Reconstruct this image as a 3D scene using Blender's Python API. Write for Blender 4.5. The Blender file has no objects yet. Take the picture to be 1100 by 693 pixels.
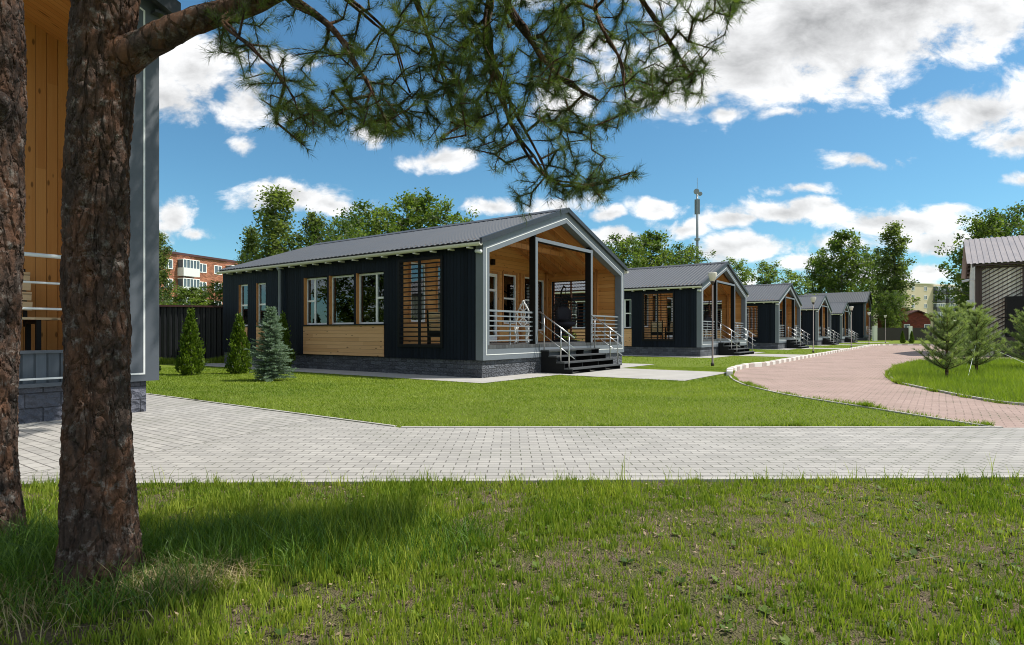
import bpy, bmesh, math, random
import numpy as np
from mathutils import Vector, Matrix, noise as mnoise

random.seed(7)
RNG = np.random.default_rng(11)
scene = bpy.context.scene
COL = scene.collection
R = math.radians

# ------------------------------------------------------------------ frame of the place
H = 1.2; F = 640.0; HX = 550.0; HY = 358.0           # eye height, focal length and horizon in photo pixels
TH = math.atan2(.812, .5835)                          # the row of cabins runs along u
U = Vector((math.cos(TH), math.sin(TH), 0)); V = Vector((-math.sin(TH), math.cos(TH), 0))
A0 = Vector((-.783, 15.67, 0))                        # ground corner of the first cabin
def G(s, t, z=0.0): return A0 + U*s + V*t + Vector((0, 0, z))
def gp(px, py):                                       # ground point seen at a photo pixel
    y = F*H/(py-HY); return ((px-HX)/F*y, y)
def at(px, py, y): return Vector(((px-HX)/F*y, y, H+(HY-py)/F*y))
EL = R(57); SUN = Vector((math.cos(EL)*.999, math.cos(EL)*.04, math.sin(EL)))

# ------------------------------------------------------------------ node helpers
def new_mat(name):
    m = bpy.data.materials.new(name); m.use_nodes = True
    nt = m.node_tree; nt.nodes.clear()
    out = nt.nodes.new('ShaderNodeOutputMaterial'); b = nt.nodes.new('ShaderNodeBsdfPrincipled')
    nt.links.new(b.outputs[0], out.inputs[0])
    return m, nt, b
class N:
    def __init__(s, nt): s.nt = nt
    def link(s, a, b): s.nt.links.new(a, b)
    def put(s, sock, v):
        if isinstance(v, bpy.types.NodeSocket): s.link(v, sock)
        elif v is not None:
            try: sock.default_value = v
            except Exception: sock.default_value = (*v, 1)
    def math(s, op, a, b=None, c=None, clamp=False):
        n = s.nt.nodes.new('ShaderNodeMath'); n.operation = op; n.use_clamp = clamp
        s.put(n.inputs[0], a)
        if b is not None: s.put(n.inputs[1], b)
        if c is not None: s.put(n.inputs[2], c)
        return n.outputs[0]
    def vmath(s, op, a, b=None):
        n = s.nt.nodes.new('ShaderNodeVectorMath'); n.operation = op
        s.put(n.inputs[0], a)
        if b is not None: s.put(n.inputs[1], b)
        return n.outputs['Value'] if op in ('LENGTH', 'DOT_PRODUCT') else n.outputs[0]
    def coord(s, which='Object'): return s.nt.nodes.new('ShaderNodeTexCoord').outputs[which]
    def sep(s, v):
        n = s.nt.nodes.new('ShaderNodeSeparateXYZ'); s.put(n.inputs[0], v); return n.outputs
    def comb(s, x, y, z):
        n = s.nt.nodes.new('ShaderNodeCombineXYZ')
        for i, v in enumerate((x, y, z)): s.put(n.inputs[i], v)
        return n.outputs[0]
    def noise(s, v, scale=5, detail=4, rough=.55, dist=0, out=0):
        n = s.nt.nodes.new('ShaderNodeTexNoise'); s.put(n.inputs['Vector'], v)
        n.inputs['Scale'].default_value = scale; n.inputs['Detail'].default_value = detail
        n.inputs['Roughness'].default_value = rough; n.inputs['Distortion'].default_value = dist
        return n.outputs[out]
    def voro(s, v, scale=5, feature='F1', rnd=1, out='Distance'):
        n = s.nt.nodes.new('ShaderNodeTexVoronoi'); n.feature = feature; s.put(n.inputs['Vector'], v)
        n.inputs['Scale'].default_value = scale; n.inputs['Randomness'].default_value = rnd
        return n.outputs[out]
    def white(s, v):
        n = s.nt.nodes.new('ShaderNodeTexWhiteNoise'); n.noise_dimensions = '1D'; s.put(n.inputs['W'], v); return n.outputs['Value']
    def ramp(s, f, *stops):
        n = s.nt.nodes.new('ShaderNodeValToRGB'); s.put(n.inputs[0], f)
        e = n.color_ramp.elements
        while len(e) < len(stops): e.new(.5)
        for k, (p, c) in enumerate(stops):
            e[k].position = p; e[k].color = (*c, 1) if len(c) == 3 else c
        return n.outputs[0]
    def rng(s, f, a, b, c=0, d=1, smooth=False):
        n = s.nt.nodes.new('ShaderNodeMapRange'); s.put(n.inputs[0], f)
        if smooth: n.interpolation_type = 'SMOOTHSTEP'
        for i, v in enumerate((a, b, c, d)): n.inputs[i+1].default_value = v
        return n.outputs[0]
    def mix(s, f, a, b, mode='MIX'):
        n = s.nt.nodes.new('ShaderNodeMix'); n.data_type = 'RGBA'; n.blend_type = mode
        s.put(n.inputs[0], f)
        for sock, v in ((n.inputs[6], a), (n.inputs[7], b)):
            if isinstance(v, bpy.types.NodeSocket): s.link(v, sock)
            else: sock.default_value = (*v, 1)
        return n.outputs[2]
    def bump(s, h, strength=.5, dist=.01, normal=None):
        n = s.nt.nodes.new('ShaderNodeBump'); n.inputs['Strength'].default_value = strength
        n.inputs['Distance'].default_value = dist; s.put(n.inputs['Height'], h)
        if normal is not None: s.link(normal, n.inputs['Normal'])
        return n.outputs[0]

def plain(name, col, rough=.5, metal=0.0, var=.15, nscale=6, bump=0.0, spec=.5):
    m, nt, b = new_mat(name); q = N(nt); co = q.coord()
    n = q.noise(co, nscale, 5, .6)
    c = q.mix(n, tuple(x*(1-var) for x in col), tuple(min(1, x*(1+var)) for x in col))
    q.link(c, b.inputs['Base Color'])
    q.link(q.rng(n, .2, .8, max(0, rough-.08), min(1, rough+.08)), b.inputs['Roughness'])
    b.inputs['Metallic'].default_value = metal; b.inputs['Specular IOR Level'].default_value = spec
    if bump: q.link(q.bump(q.noise(co, nscale*8, 4), bump, .01), b.inputs['Normal'])
    return m

def siding(name, col, w=.115, rough=.45):
    m, nt, b = new_mat(name); q = N(nt); co = q.coord(); x, y, z = q.sep(co)
    a = q.math('ADD', x, y); s = q.math('DIVIDE', a, w)
    idn = q.white(q.math('FLOOR', s)); fr = q.math('FRACT', s)
    d = q.math('ABSOLUTE', q.math('SUBTRACT', fr, .5))
    h = q.rng(d, .42, .49, 1, 0)
    n = q.noise(q.comb(q.math('MULTIPLY', a, 14), 0, z), 1.5, 4)
    f = q.math('ADD', q.math('MULTIPLY', idn, .5), q.math('MULTIPLY', n, .5))
    q.link(q.mix(f, tuple(c*.5 for c in col), tuple(c*1.65 for c in col)), b.inputs['Base Color'])
    b.inputs['Roughness'].default_value = rough; b.inputs['Specular IOR Level'].default_value = .14
    q.link(q.bump(h, 1, .03), b.inputs['Normal'])
    return m

def wood(name, across, light, dark, w=.14, rough=.5):
    """planks: `across` picks which local axis runs across the boards"""
    m, nt, b = new_mat(name); q = N(nt); x, y, z = q.sep(q.coord()); xy = q.math('ADD', x, y)
    a, l = {'z': (z, xy), 'xy': (xy, z), 'x': (x, y), 'y': (y, q.math('ADD', x, z))}[across]
    s = q.math('DIVIDE', a, w); pid = q.math('FLOOR', s); rn = q.white(pid)
    off = q.math('MULTIPLY', rn, 37.0)
    lv = q.math('ADD', l, off)
    grain = q.noise(q.comb(q.math('MULTIPLY', lv, 1.3), q.math('MULTIPLY', a, 38), off), 1.0, 5, .6, .6)
    kv = q.voro(q.comb(q.math('MULTIPLY', lv, 2.6), q.math('MULTIPLY', a, 7.0), off), 1.0)
    knot = q.rng(kv, .09, .17, 1, 0, True)
    end = q.white(q.math('ADD', q.math('MULTIPLY', pid, 3.7), q.math('FLOOR', q.math('DIVIDE', lv, 2.9))))
    f = q.math('ADD', q.math('MULTIPLY', grain, .55), q.math('MULTIPLY', end, .45))
    c = q.mix(q.rng(f, .25, .75), light, dark)
    c = q.mix(q.math('MULTIPLY', knot, .8), c, tuple(v*.25 for v in dark))
    fr = q.math('ABSOLUTE', q.math('SUBTRACT', q.math('FRACT', s), .5))
    gap = q.rng(fr, .455, .49, 0, 1)
    c = q.mix(q.math('MULTIPLY', gap, .6), c, tuple(v*.3 for v in dark))  # board joints, with their shade mixed into the colour
    q.link(c, b.inputs['Base Color'])
    hgt = q.math('SUBTRACT', q.math('MULTIPLY', grain, .08), gap)
    q.link(q.bump(hgt, .8, .01), b.inputs['Normal'])
    b.inputs['Roughness'].default_value = rough; b.inputs['Specular IOR Level'].default_value = .3
    return m

def stone(name, col, bw=.42, bh=.2, size=1.0):
    m, nt, b = new_mat(name); q = N(nt); co = q.coord(); x, y, z = q.sep(co)
    v = q.comb(q.math('ADD', x, y), z, 0)
    br = nt.nodes.new('ShaderNodeTexBrick'); q.link(v, br.inputs['Vector'])
    br.inputs['Scale'].default_value = 1; br.inputs['Brick Width'].default_value = bw; br.inputs['Row Height'].default_value = bh
    br.inputs['Mortar Size'].default_value = .008; br.inputs['Mortar Smooth'].default_value = .6
    br.inputs['Color1'].default_value = (*[c*.6 for c in col], 1); br.inputs['Color2'].default_value = (*[c*1.5 for c in col], 1)
    br.inputs['Mortar'].default_value = (*[c*.35 for c in col], 1)
    n1 = q.noise(co, 9*size, 6, .65); n2 = q.voro(co, 13*size)
    c = q.mix(n1, br.outputs[0], tuple(v*1.5 for v in col)); c = q.mix(.5, br.outputs[0], c)
    q.link(c, b.inputs['Base Color'])
    h = q.math('ADD', q.math('MULTIPLY', n1, 1.1), q.math('MULTIPLY', n2, .9))
    h = q.math('SUBTRACT', h, q.math('MULTIPLY', br.outputs['Fac'], .9))
    q.link(q.bump(h, 1, .09), b.inputs['Normal']); b.inputs['Roughness'].default_value = .85
    return m

def pavers(name, c1, c2, mortar, bw, bh, rot=0.0, gap=.006, stain=.25):
    m, nt, b = new_mat(name); q = N(nt); co = q.coord()
    mp = nt.nodes.new('ShaderNodeMapping'); q.link(co, mp.inputs[0]); mp.inputs['Rotation'].default_value = (0, 0, rot)
    wob = q.noise(co, 1.2, 2); v = q.vmath('ADD', mp.outputs[0], q.vmath('MULTIPLY', q.noise(co, 1.5, 2, out=1), (.03, .03, 0)))
    br = nt.nodes.new('ShaderNodeTexBrick'); q.link(v, br.inputs['Vector'])
    br.inputs['Scale'].default_value = 1; br.inputs['Brick Width'].default_value = bw; br.inputs['Row Height'].default_value = bh
    br.inputs['Mortar Size'].default_value = gap; br.inputs['Mortar Smooth'].default_value = .25; br.inputs['Bias'].default_value = 0
    br.inputs['Color1'].default_value = (*c1, 1); br.inputs['Color2'].default_value = (*c2, 1); br.inputs['Mortar'].default_value = (*mortar, 1)
    big = q.noise(co, .8, 7, .68); fine = q.noise(co, 60, 4, .7)
    c = q.mix(q.rng(big, .35, .7, 0, stain), br.outputs[0], tuple(x*.55 for x in c1))
    c = q.mix(q.math('MULTIPLY', fine, .35), c, tuple(x*.6 for x in c1))
    moss = q.math('MULTIPLY', q.math('MULTIPLY', br.outputs['Fac'], q.rng(q.noise(co, .8, 3), .5, .68)), .8)
    c = q.mix(moss, c, (.05, .075, .02))
    q.link(c, b.inputs['Base Color'])
    h = q.math('SUBTRACT', q.math('MULTIPLY', fine, .25), br.outputs['Fac'])
    q.link(q.bump(h, .7, .006), b.inputs['Normal']); b.inputs['Roughness'].default_value = .88
    b.inputs['Specular IOR Level'].default_value = .25
    return m

def leafy(name, base, tip, trans=.35, rough=.55):
    """foliage: own colour from the point attribute 'tint' (0..1 between two leaf colours)"""
    m = bpy.data.materials.new(name); m.use_nodes = True; nt = m.node_tree; nt.nodes.clear(); q = N(nt)
    out = nt.nodes.new('ShaderNodeOutputMaterial')
    at_ = nt.nodes.new('ShaderNodeAttribute'); at_.attribute_name = 'tint'
    c = q.mix(at_.outputs['Fac'], base, tip)
    b = nt.nodes.new('ShaderNodeBsdfPrincipled'); q.link(c, b.inputs['Base Color'])
    b.inputs['Roughness'].default_value = rough; b.inputs['Specular IOR Level'].default_value = .35
    t = nt.nodes.new('ShaderNodeBsdfTranslucent')
    q.link(q.mix(1.0, c, (1.25, 1.35, .6), 'MULTIPLY'), t.inputs[0])
    mx = nt.nodes.new('ShaderNodeMixShader'); mx.inputs[0].default_value = trans
    q.link(b.outputs[0], mx.inputs[1]); q.link(t.outputs[0], mx.inputs[2]); q.link(mx.outputs[0], out.inputs[0])
    return m

def glass_mat():
    m = bpy.data.materials.new('window_glass'); m.use_nodes = True; nt = m.node_tree; nt.nodes.clear(); q = N(nt)
    out = nt.nodes.new('ShaderNodeOutputMaterial')
    g = nt.nodes.new('ShaderNodeBsdfGlossy'); g.inputs['Roughness'].default_value = .01; g.inputs[0].default_value = (.9, .95, 1, 1)
    t = nt.nodes.new('ShaderNodeBsdfTransparent'); t.inputs[0].default_value = (.86, .9, .9, 1)
    lw = nt.nodes.new('ShaderNodeFresnel'); lw.inputs[0].default_value = 1.6
    mx = nt.nodes.new('ShaderNodeMixShader'); q.link(q.math('ADD', q.math('MULTIPLY', lw.outputs[0], 1.0), .05, clamp=True), mx.inputs[0])
    q.link(t.outputs[0], mx.inputs[1]); q.link(g.outputs[0], mx.inputs[2]); q.link(mx.outputs[0], out.inputs[0])
    return m

M = {}
M['siding'] = siding('black_siding', (.0072, .0108, .0185), .125, .6)
M['grey_siding'] = siding('grey_siding', (.075, .09, .11), .14)
M['grey'] = plain('grey_cladding', (.155, .178, .205), .5, 0, .08, 3)
M['lodge'] = plain('shaded_grey_cladding', (.075, .088, .108), .55, 0, .08, 3)  # darker copy of the grey cladding, pine shade put into its colour
M['darkgrey'] = plain('dark_metal', (.035, .04, .047), .45, .2, .2)
M['black'] = plain('black_metal', (.009, .0095, .0105), .55, 0, .2, 6, 0, .2)
M['white'] = plain('white_trim', (.72, .74, .74), .4, 0, .05)
M['pvc'] = plain('white_frame', (.88, .89, .9), .35, 0, .03)
M['cream'] = plain('cream_gutter', (.76, .75, .69), .5, 0, .12, 2)
M['roofmetal'] = plain('roof_sheet', (.062, .067, .076), .5, 0, .12, 1.2)
M['steel'] = plain('brushed_steel', (.55, .56, .56), .28, .9, .06)
M['rail'] = plain('rail_paint', (.22, .25, .28), .4, .1, .06)
M['wood'] = wood('orange_planks', 'z', (.74, .385, .13), (.62, .275, .078))
M['wood_x'] = wood('orange_ceiling', 'y', (.73, .37, .125), (.60, .26, .072), .12)
M['wood_v'] = wood('orange_upright_planks', 'xy', (.62, .31, .10), (.50, .215, .06), .15)
M['panel'] = wood('pale_planks', 'z', (.76, .46, .235), (.60, .33, .15), .118)
M['jamb'] = wood('jamb_wood', 'xy', (.58, .28, .10), (.46, .19, .06), .3)
M['bench'] = wood('bench_wood', 'z', (.80, .63, .42), (.68, .50, .30), .3)
M['screen_wood'] = plain('stained_slats', (.16, .065, .035), .6, 0, .2, 5)
M['stone'] = stone('split_stone', (.105, .115, .135), .24, .12, 1.5)
M['bigstone'] = stone('rough_block', (.085, .09, .115), .40, .2, .8)
M['concrete'] = plain('concrete', (.37, .36, .34), .9, 0, .25, 1.6, .4, .2)
M['deck'] = wood('grey_deck', 'x', (.09, .095, .1), (.055, .058, .062), .14)
M['tread'] = plain('tread_board', (.055, .06, .066), .6, 0, .25, 10)
M['glass'] = glass_mat()
M['curtain'] = plain('curtain_cloth', (.88, .88, .85), .9, 0, .12, 2)
M['curtain_blue'] = plain('curtain_blue', (.22, .30, .40), .9, 0, .15, 2)
M['wicker'] = plain('black_wicker', (.012, .012, .016), .55, 0, .4, 30)
M['cushion'] = plain('cushion', (.03, .03, .045), .8, 0, .3, 9)
M['lampglass'] = plain('frosted_shade', (.72, .69, .6), .35, 0, .04)
M['pole'] = plain('brown_pole', (.06, .045, .04), .5, .2, .2)
M['path'] = pavers('grey_pavers', (.45, .435, .41), (.335, .325, .31), (.10, .095, .085), .2, .1, 0.0, .006, .6)
M['path_d'] = pavers('grey_pavers_turned', (.45, .435, .41), (.335, .325, .31), (.08, .075, .07), .24, .12, -math.atan2(-.5835, .812), .007, .55)
M['road'] = pavers('red_pavers', (.44, .325, .285), (.36, .26, .225), (.20, .15, .13), .2, .105, -TH+R(90), .008, .6)
M['kerb_white'] = plain('kerb_white', (.66, .64, .6), .8, 0, .15, 5, .3)
M['kerb_red'] = plain('kerb_dull', (.40, .34, .31), .85, 0, .2, 5, .3)
M['edging'] = plain('edging_concrete', (.40, .385, .36), .9, 0, .15, 4)
M['bark_far'] = plain('grey_bark', (.13, .115, .1), .9, 0, .5, 7, .5)
M['leaf'] = leafy('leaf_green', (.05, .092, .02), (.20, .265, .055), .5)
M['leaf_birch'] = leafy('leaf_birch', (.065, .10, .03), (.22, .27, .08), .5)
M['thuja'] = leafy('thuja_green', (.04, .085, .008), (.17, .25, .022), .3)
M['spruce'] = leafy('blue_needles', (.10, .165, .115), (.34, .45, .35), .2)
M['pine_n'] = leafy('pine_needles', (.03, .058, .017), (.17, .235, .05), .35, .4)
M['pine_y'] = leafy('young_pine_needles', (.11, .165, .07), (.36, .43, .18), .35, .45)
M['grass'] = leafy('grass_blades', (.11, .195, .014), (.50, .54, .09), .36, .42)
M['lawn'] = leafy('lawn_blades', (.12, .205, .016), (.33, .40, .05), .38, .55)
M['long'] = leafy('long_grass', (.035, .095, .012), (.15, .26, .03), .3, .45)
M['dry'] = leafy('dry_grass', (.30, .24, .12), (.48, .41, .24), .3, .7)

def ground_mat():
    m, nt, b = new_mat('lawn_ground'); q = N(nt); co = q.coord()
    n = q.noise(co, .35, 6, .65); f = q.noise(co, 22, 6, .75); g = q.noise(co, 3, 5, .7)
    c = q.mix(f, (.08, .125, .014), (.20, .26, .034))
    c = q.mix(q.rng(n, .4, .7, 0, .5), c, (.17, .21, .045))
    c = q.mix(q.rng(g, .56, .75, 0, .55), c, (.16, .14, .07))
    q.link(c, b.inputs['Base Color']); b.inputs['Roughness'].default_value = .95; b.inputs['Specular IOR Level'].default_value = .1
    q.link(q.bump(f, 1, .05), b.inputs['Normal']); return m
def soil_mat():
    m, nt, b = new_mat('litter_soil'); q = N(nt); co = q.coord()
    f = q.noise(co, 55, 6, .8); g = q.noise(co, 4, 5, .7); v = q.voro(co, 90)
    c = q.mix(f, (.035, .026, .018), (.36, .275, .195))
    c = q.mix(q.rng(v, .05, .3, .8, 0), c, (.36, .29, .22))
    c = q.mix(q.rng(g, .38, .60, 0, .8), c, (.10, .13, .03))
    q.link(c, b.inputs['Base Color']); b.inputs['Roughness'].default_value = .95; b.inputs['Specular IOR Level'].default_value = .1
    q.link(q.bump(q.math('ADD', f, v), 1, .02), b.inputs['Normal']); return m
def bark_mat(name, red):
    m, nt, b = new_mat(name); q = N(nt); co = q.coord(); x, y, z = q.sep(co)
    v = q.comb(x, y, q.math('MULTIPLY', z, .4))
    w = q.vmath('ADD', v, q.vmath('MULTIPLY', q.noise(v, 14, 4, out=1), (.045, .045, .045)))
    d = q.voro(w, 17, 'DISTANCE_TO_EDGE'); f = q.noise(co, 70, 6, .8); g = q.noise(v, 9, 5, .7); l = q.noise(co, 16, 5, .75)
    c = q.mix(f, (.017, .013, .012), (.128, .094, .078))
    c = q.mix(q.rng(g, .42, .66, 0, red), c, (.21, .10, .055))
    c = q.mix(q.rng(l, .54, .68, 0, .8), c, (.27, .25, .23))
    q.link(c, b.inputs['Base Color']); b.inputs['Roughness'].default_value = .92; b.inputs['Specular IOR Level'].default_value = .15
    h = q.math('ADD', q.math('MULTIPLY', q.rng(d, 0, .16), 1.0), q.math('MULTIPLY', f, .5))
    q.link(q.bump(h, 1, .025), b.inputs['Normal']); return m
M['ground'] = ground_mat(); M['soil'] = soil_mat(); M['bark'] = bark_mat('pine_bark', .62); M['bark_limb'] = bark_mat('pine_limb_bark', .9)
M['brick'] = stone('red_brick', (.36, .145, .085), .5, .17, .5)
M['beige'] = plain('beige_render', (.62, .53, .38), .85, 0, .08, .3)
M['brown'] = plain('brown_slats', (.05, .032, .026), .6, 0, .25, 4)
M['brownfence'] = plain('brown_fence', (.028, .020, .018), .6, 0, .2, 2)
M['redhouse'] = stone('red_house_brick', (.17, .035, .022), .5, .15, .5)
M['whitewall'] = siding('white_boards', (.84, .81, .71), .18, .7)
M['paleroof'] = plain('pale_roof', (.30, .27, .27), .45, .3, .12, 1.5)
M['farwindow'] = plain('far_window', (.10, .13, .16), .12, 0, .5, .8)
M['darkband'] = plain('dark_balcony', (.07, .075, .085), .6, 0, .3, .8)
M['fence'] = plain('fence_sheet', (.017, .018, .023), .5, .2, .2, 2)
M['maroon'] = plain('maroon_cap', (.07, .025, .025), .6, 0, .2)

# ------------------------------------------------------------------ mesh helpers
class MB:
    def __init__(s): s.v = []; s.f = []; s.m = []
    def add(s, vs, fs, mi=0):
        o = len(s.v); s.v += [tuple(p) for p in vs]; s.f += [tuple(i+o for i in f) for f in fs]; s.m += [mi]*len(fs); return s
    def box(s, x0, x1, y0, y1, z0, z1, mi=0):
        return s.add([(x, y, z) for z in (z0, z1) for y in (y0, y1) for x in (x0, x1)],
                     [(0, 2, 3, 1), (4, 5, 7, 6), (0, 1, 5, 4), (2, 6, 7, 3), (0, 4, 6, 2), (1, 3, 7, 5)], mi)
    def beam(s, a, b, w, h, up=(0, 0, 1), mi=0):
        a, b = Vector(a), Vector(b); d = (b-a).normalized(); x = d.cross(Vector(up))
        if x.length < 1e-4: x = d.cross(Vector((0, 1, 0)))
        x.normalize(); y = x.cross(d); vs = []
        for p in (a, b):
            for sx, sy in ((-1, -1), (1, -1), (1, 1), (-1, 1)): vs.append(p+x*sx*w/2+y*sy*h/2)
        return s.add(vs, [(0, 1, 2, 3), (7, 6, 5, 4), (0, 4, 5, 1), (1, 5, 6, 2), (2, 6, 7, 3), (3, 7, 4, 0)], mi)
    def tube(s, pts, rad, n=8, mi=0, cap=True):
        pts = [Vector(p) for p in pts]; k = len(pts)
        rad = [rad]*k if not hasattr(rad, '__len__') else rad
        ref = Vector((.3, .2, 1)) if abs((pts[-1]-pts[0]).normalized().z) < .9 else Vector((1, .2, .1)); vs = []
        for i, p in enumerate(pts):
            d = (pts[min(i+1, k-1)]-pts[max(i-1, 0)]).normalized(); x = d.cross(ref).normalized(); y = d.cross(x)
            for j in range(n):
                a = 2*math.pi*j/n; vs.append(p+(x*math.cos(a)+y*math.sin(a))*rad[i])
        fs = [(i*n+j, i*n+(j+1) % n, (i+1)*n+(j+1) % n, (i+1)*n+j) for i in range(k-1) for j in range(n)]
        if cap: fs += [tuple(range(n-1, -1, -1)), tuple(range((k-1)*n, k*n))]
        return s.add(vs, fs, mi)
    def prism_y(s, poly, y0, y1, mi=0):               # polygon in x,z pushed along y
        n = len(poly); vs = [(x, y0, z) for x, z in poly]+[(x, y1, z) for x, z in poly]
        return s.add(vs, [tuple(range(n)), tuple(range(2*n-1, n-1, -1))]+[(i, i+n, (i+1) % n+n, (i+1) % n) for i in range(n)], mi)
    def prism_x(s, poly, x0, x1, mi=0):               # polygon in y,z pushed along x
        n = len(poly); vs = [(x0, y, z) for y, z in poly]+[(x1, y, z) for y, z in poly]
        return s.add(vs, [tuple(range(n-1, -1, -1)), tuple(range(n, 2*n))]+[(i, (i+1) % n, (i+1) % n+n, i+n) for i in range(n)], mi)
    def ring_y(s, outer, inner, y0, y1, mi=0):        # picture-frame of two loops in x,z
        n = len(outer)
        vs = [(x, y, z) for y in (y0, y1) for L in (outer, inner) for x, z in L]; fs = []
        for i in range(n):
            j = (i+1) % n
            fs += [(i, j, n+j, n+i), (2*n+i, 3*n+i, 3*n+j, 2*n+j), (i, 2*n+i, 2*n+j, j), (n+i, n+j, 3*n+j, 3*n+i)]
        return s.add(vs, fs, mi)
    def gridwall(s, axis, c0, c1, a0, a1, z0, z1, holes, mi=0):
        """wall slab; axis 'y' runs along y (thickness in x), 'x' runs along x; holes (a0,a1,z0,z1) cut right through"""
        As = sorted({a0, a1, *[h[0] for h in holes], *[h[1] for h in holes]}); Zs = sorted({z0, z1, *[h[2] for h in holes], *[h[3] for h in holes]})
        solid = lambda i, k: 0 <= i < len(As)-1 and 0 <= k < len(Zs)-1 and not any(
            h[0]-1e-6 <= (As[i]+As[i+1])/2 <= h[1] and h[2] <= (Zs[k]+Zs[k+1])/2 <= h[3] for h in holes)
        P = (lambda c, a, z: (c, a, z)) if axis == 'y' else (lambda c, a, z: (a, c, z))
        for i in range(len(As)-1):
            for k in range(len(Zs)-1):
                if not solid(i, k): continue
                a, b, p, r = As[i], As[i+1], Zs[k], Zs[k+1]
                for c in (c0, c1): s.add([P(c, a, p), P(c, b, p), P(c, b, r), P(c, a, r)], [(0, 1, 2, 3)], mi)
                for cond, e in ((solid(i-1, k), (a, a, p, r)), (solid(i+1, k), (b, b, p, r)), (solid(i, k-1), (a, b, p, p)), (solid(i, k+1), (a, b, r, r))):
                    if not cond:
                        q0, q1, q2, q3 = e
                        if q0 == q1: s.add([P(c0, q0, q2), P(c1, q0, q2), P(c1, q0, q3), P(c0, q0, q3)], [(0, 1, 2, 3)], mi)
                        else: s.add([P(c0, q0, q2), P(c0, q1, q2), P(c1, q1, q2), P(c1, q0, q2)], [(0, 1, 2, 3)], mi)
        return s
    def build(s, name, mats, parent=None, smooth=False, fix=True):
        me = bpy.data.meshes.new(name); me.from_pydata(s.v, [], s.f); me.update()
        for m in (mats if isinstance(mats, (list, tuple)) else [mats]): me.materials.append(m)
        me.polygons.foreach_set('material_index', s.m)
        if fix:
            bm = bmesh.new(); bm.from_mesh(me); bmesh.ops.recalc_face_normals(bm, faces=bm.faces); bm.to_mesh(me); bm.free()
        if smooth: me.polygons.foreach_set('use_smooth', [True]*len(me.polygons))
        o = bpy.data.objects.new(name, me); COL.objects.link(o)
        if parent is not None: o.parent = parent
        return o

def np_mesh(name, verts, faces, mat, tint=None, parent=None, smooth=False):
    verts = np.asarray(verts, np.float32); faces = np.asarray(faces, np.int32); k = faces.shape[1]
    me = bpy.data.meshes.new(name)
    me.vertices.add(len(verts)); me.vertices.foreach_set('co', verts.ravel())
    me.loops.add(faces.size); me.loops.foreach_set('vertex_index', faces.ravel())
    me.polygons.add(len(faces)); me.polygons.foreach_set('loop_start', np.arange(0, faces.size, k, dtype=np.int32))
    me.update(calc_edges=True); me.validate()
    if tint is not None:
        a = me.attributes.new('tint', 'FLOAT', 'POINT'); a.data.foreach_set('value', np.asarray(tint, np.float32))
    if smooth: me.polygons.foreach_set('use_smooth', [True]*len(me.polygons))
    me.materials.append(mat)
    o = bpy.data.objects.new(name, me); COL.objects.link(o)
    if parent is not None: o.parent = parent
    return o

def tag(o, label=None, cat=None, group=None, kind=None):
    for k, v in (('label', label), ('category', cat), ('group', group), ('kind', kind)):
        if v: o[k] = v
    return o
def empty(name, loc=(0, 0, 0), rz=0.0, label=None, cat=None, group=None):
    o = bpy.data.objects.new(name, None); COL.objects.link(o); o.location = loc; o.rotation_euler = (0, 0, rz); o.empty_display_size = .2
    return tag(o, label, cat, group)
KIDS = {}
def copy_tree(o, parent=None):
    c = o.copy(); COL.objects.link(c)
    if parent is not None: c.parent = parent
    for ch in list(o.children): copy_tree(ch, c)
    return c
def put(o, loc, rz=0.0, sc=1.0, label=None, group=None):
    o.location = loc; o.rotation_euler = (0, 0, rz); o.scale = (sc, sc, sc) if not hasattr(sc, '__len__') else sc
    return tag(o, label, None, group)

def vnoise(x, y, sc, seed=0):
    x = np.asarray(x)*sc+seed*17.31; y = np.asarray(y)*sc+seed*9.7
    xi = np.floor(x).astype(np.int64); yi = np.floor(y).astype(np.int64); fx = x-xi; fy = y-yi
    h = lambda a, b: np.modf(np.abs(np.sin(a*127.1+b*311.7+seed*74.7)*43758.5453))[0]
    fx = fx*fx*(3-2*fx); fy = fy*fy*(3-2*fy)
    return (h(xi, yi)*(1-fx)+h(xi+1, yi)*fx)*(1-fy)+(h(xi, yi+1)*(1-fx)+h(xi+1, yi+1)*fx)*fy

# ------------------------------------------------------------------ camera, light, world
cam = bpy.data.cameras.new('camera'); co = bpy.data.objects.new('camera', cam); COL.objects.link(co); scene.camera = co
cam.sensor_width = 36; cam.lens = 36*F/1100; cam.shift_y = 11.5/1100; cam.clip_end = 3000; cam.clip_start = .05
co.location = (0, 0, H); co.rotation_euler = (R(90), 0, 0)
sl = bpy.data.lights.new('sun', 'SUN'); so = bpy.data.objects.new('sun', sl); COL.objects.link(so)
sl.energy = 4.3; sl.angle = R(.53); sl.color = (1, .94, .84); so.rotation_euler = SUN.to_track_quat('Z', 'Y').to_euler(); so.location = (20, 0, 40)
scene.view_settings.view_transform = 'Standard'; scene.view_settings.look = 'None'; scene.view_settings.gamma = 1
scene.view_settings.exposure = 0.42
scene.cycles.use_denoising = True; scene.cycles.denoising_prefilter = 'ACCURATE'; scene.cycles.filter_width = 1.0; scene.cycles.sample_clamp_indirect = 4

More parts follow.
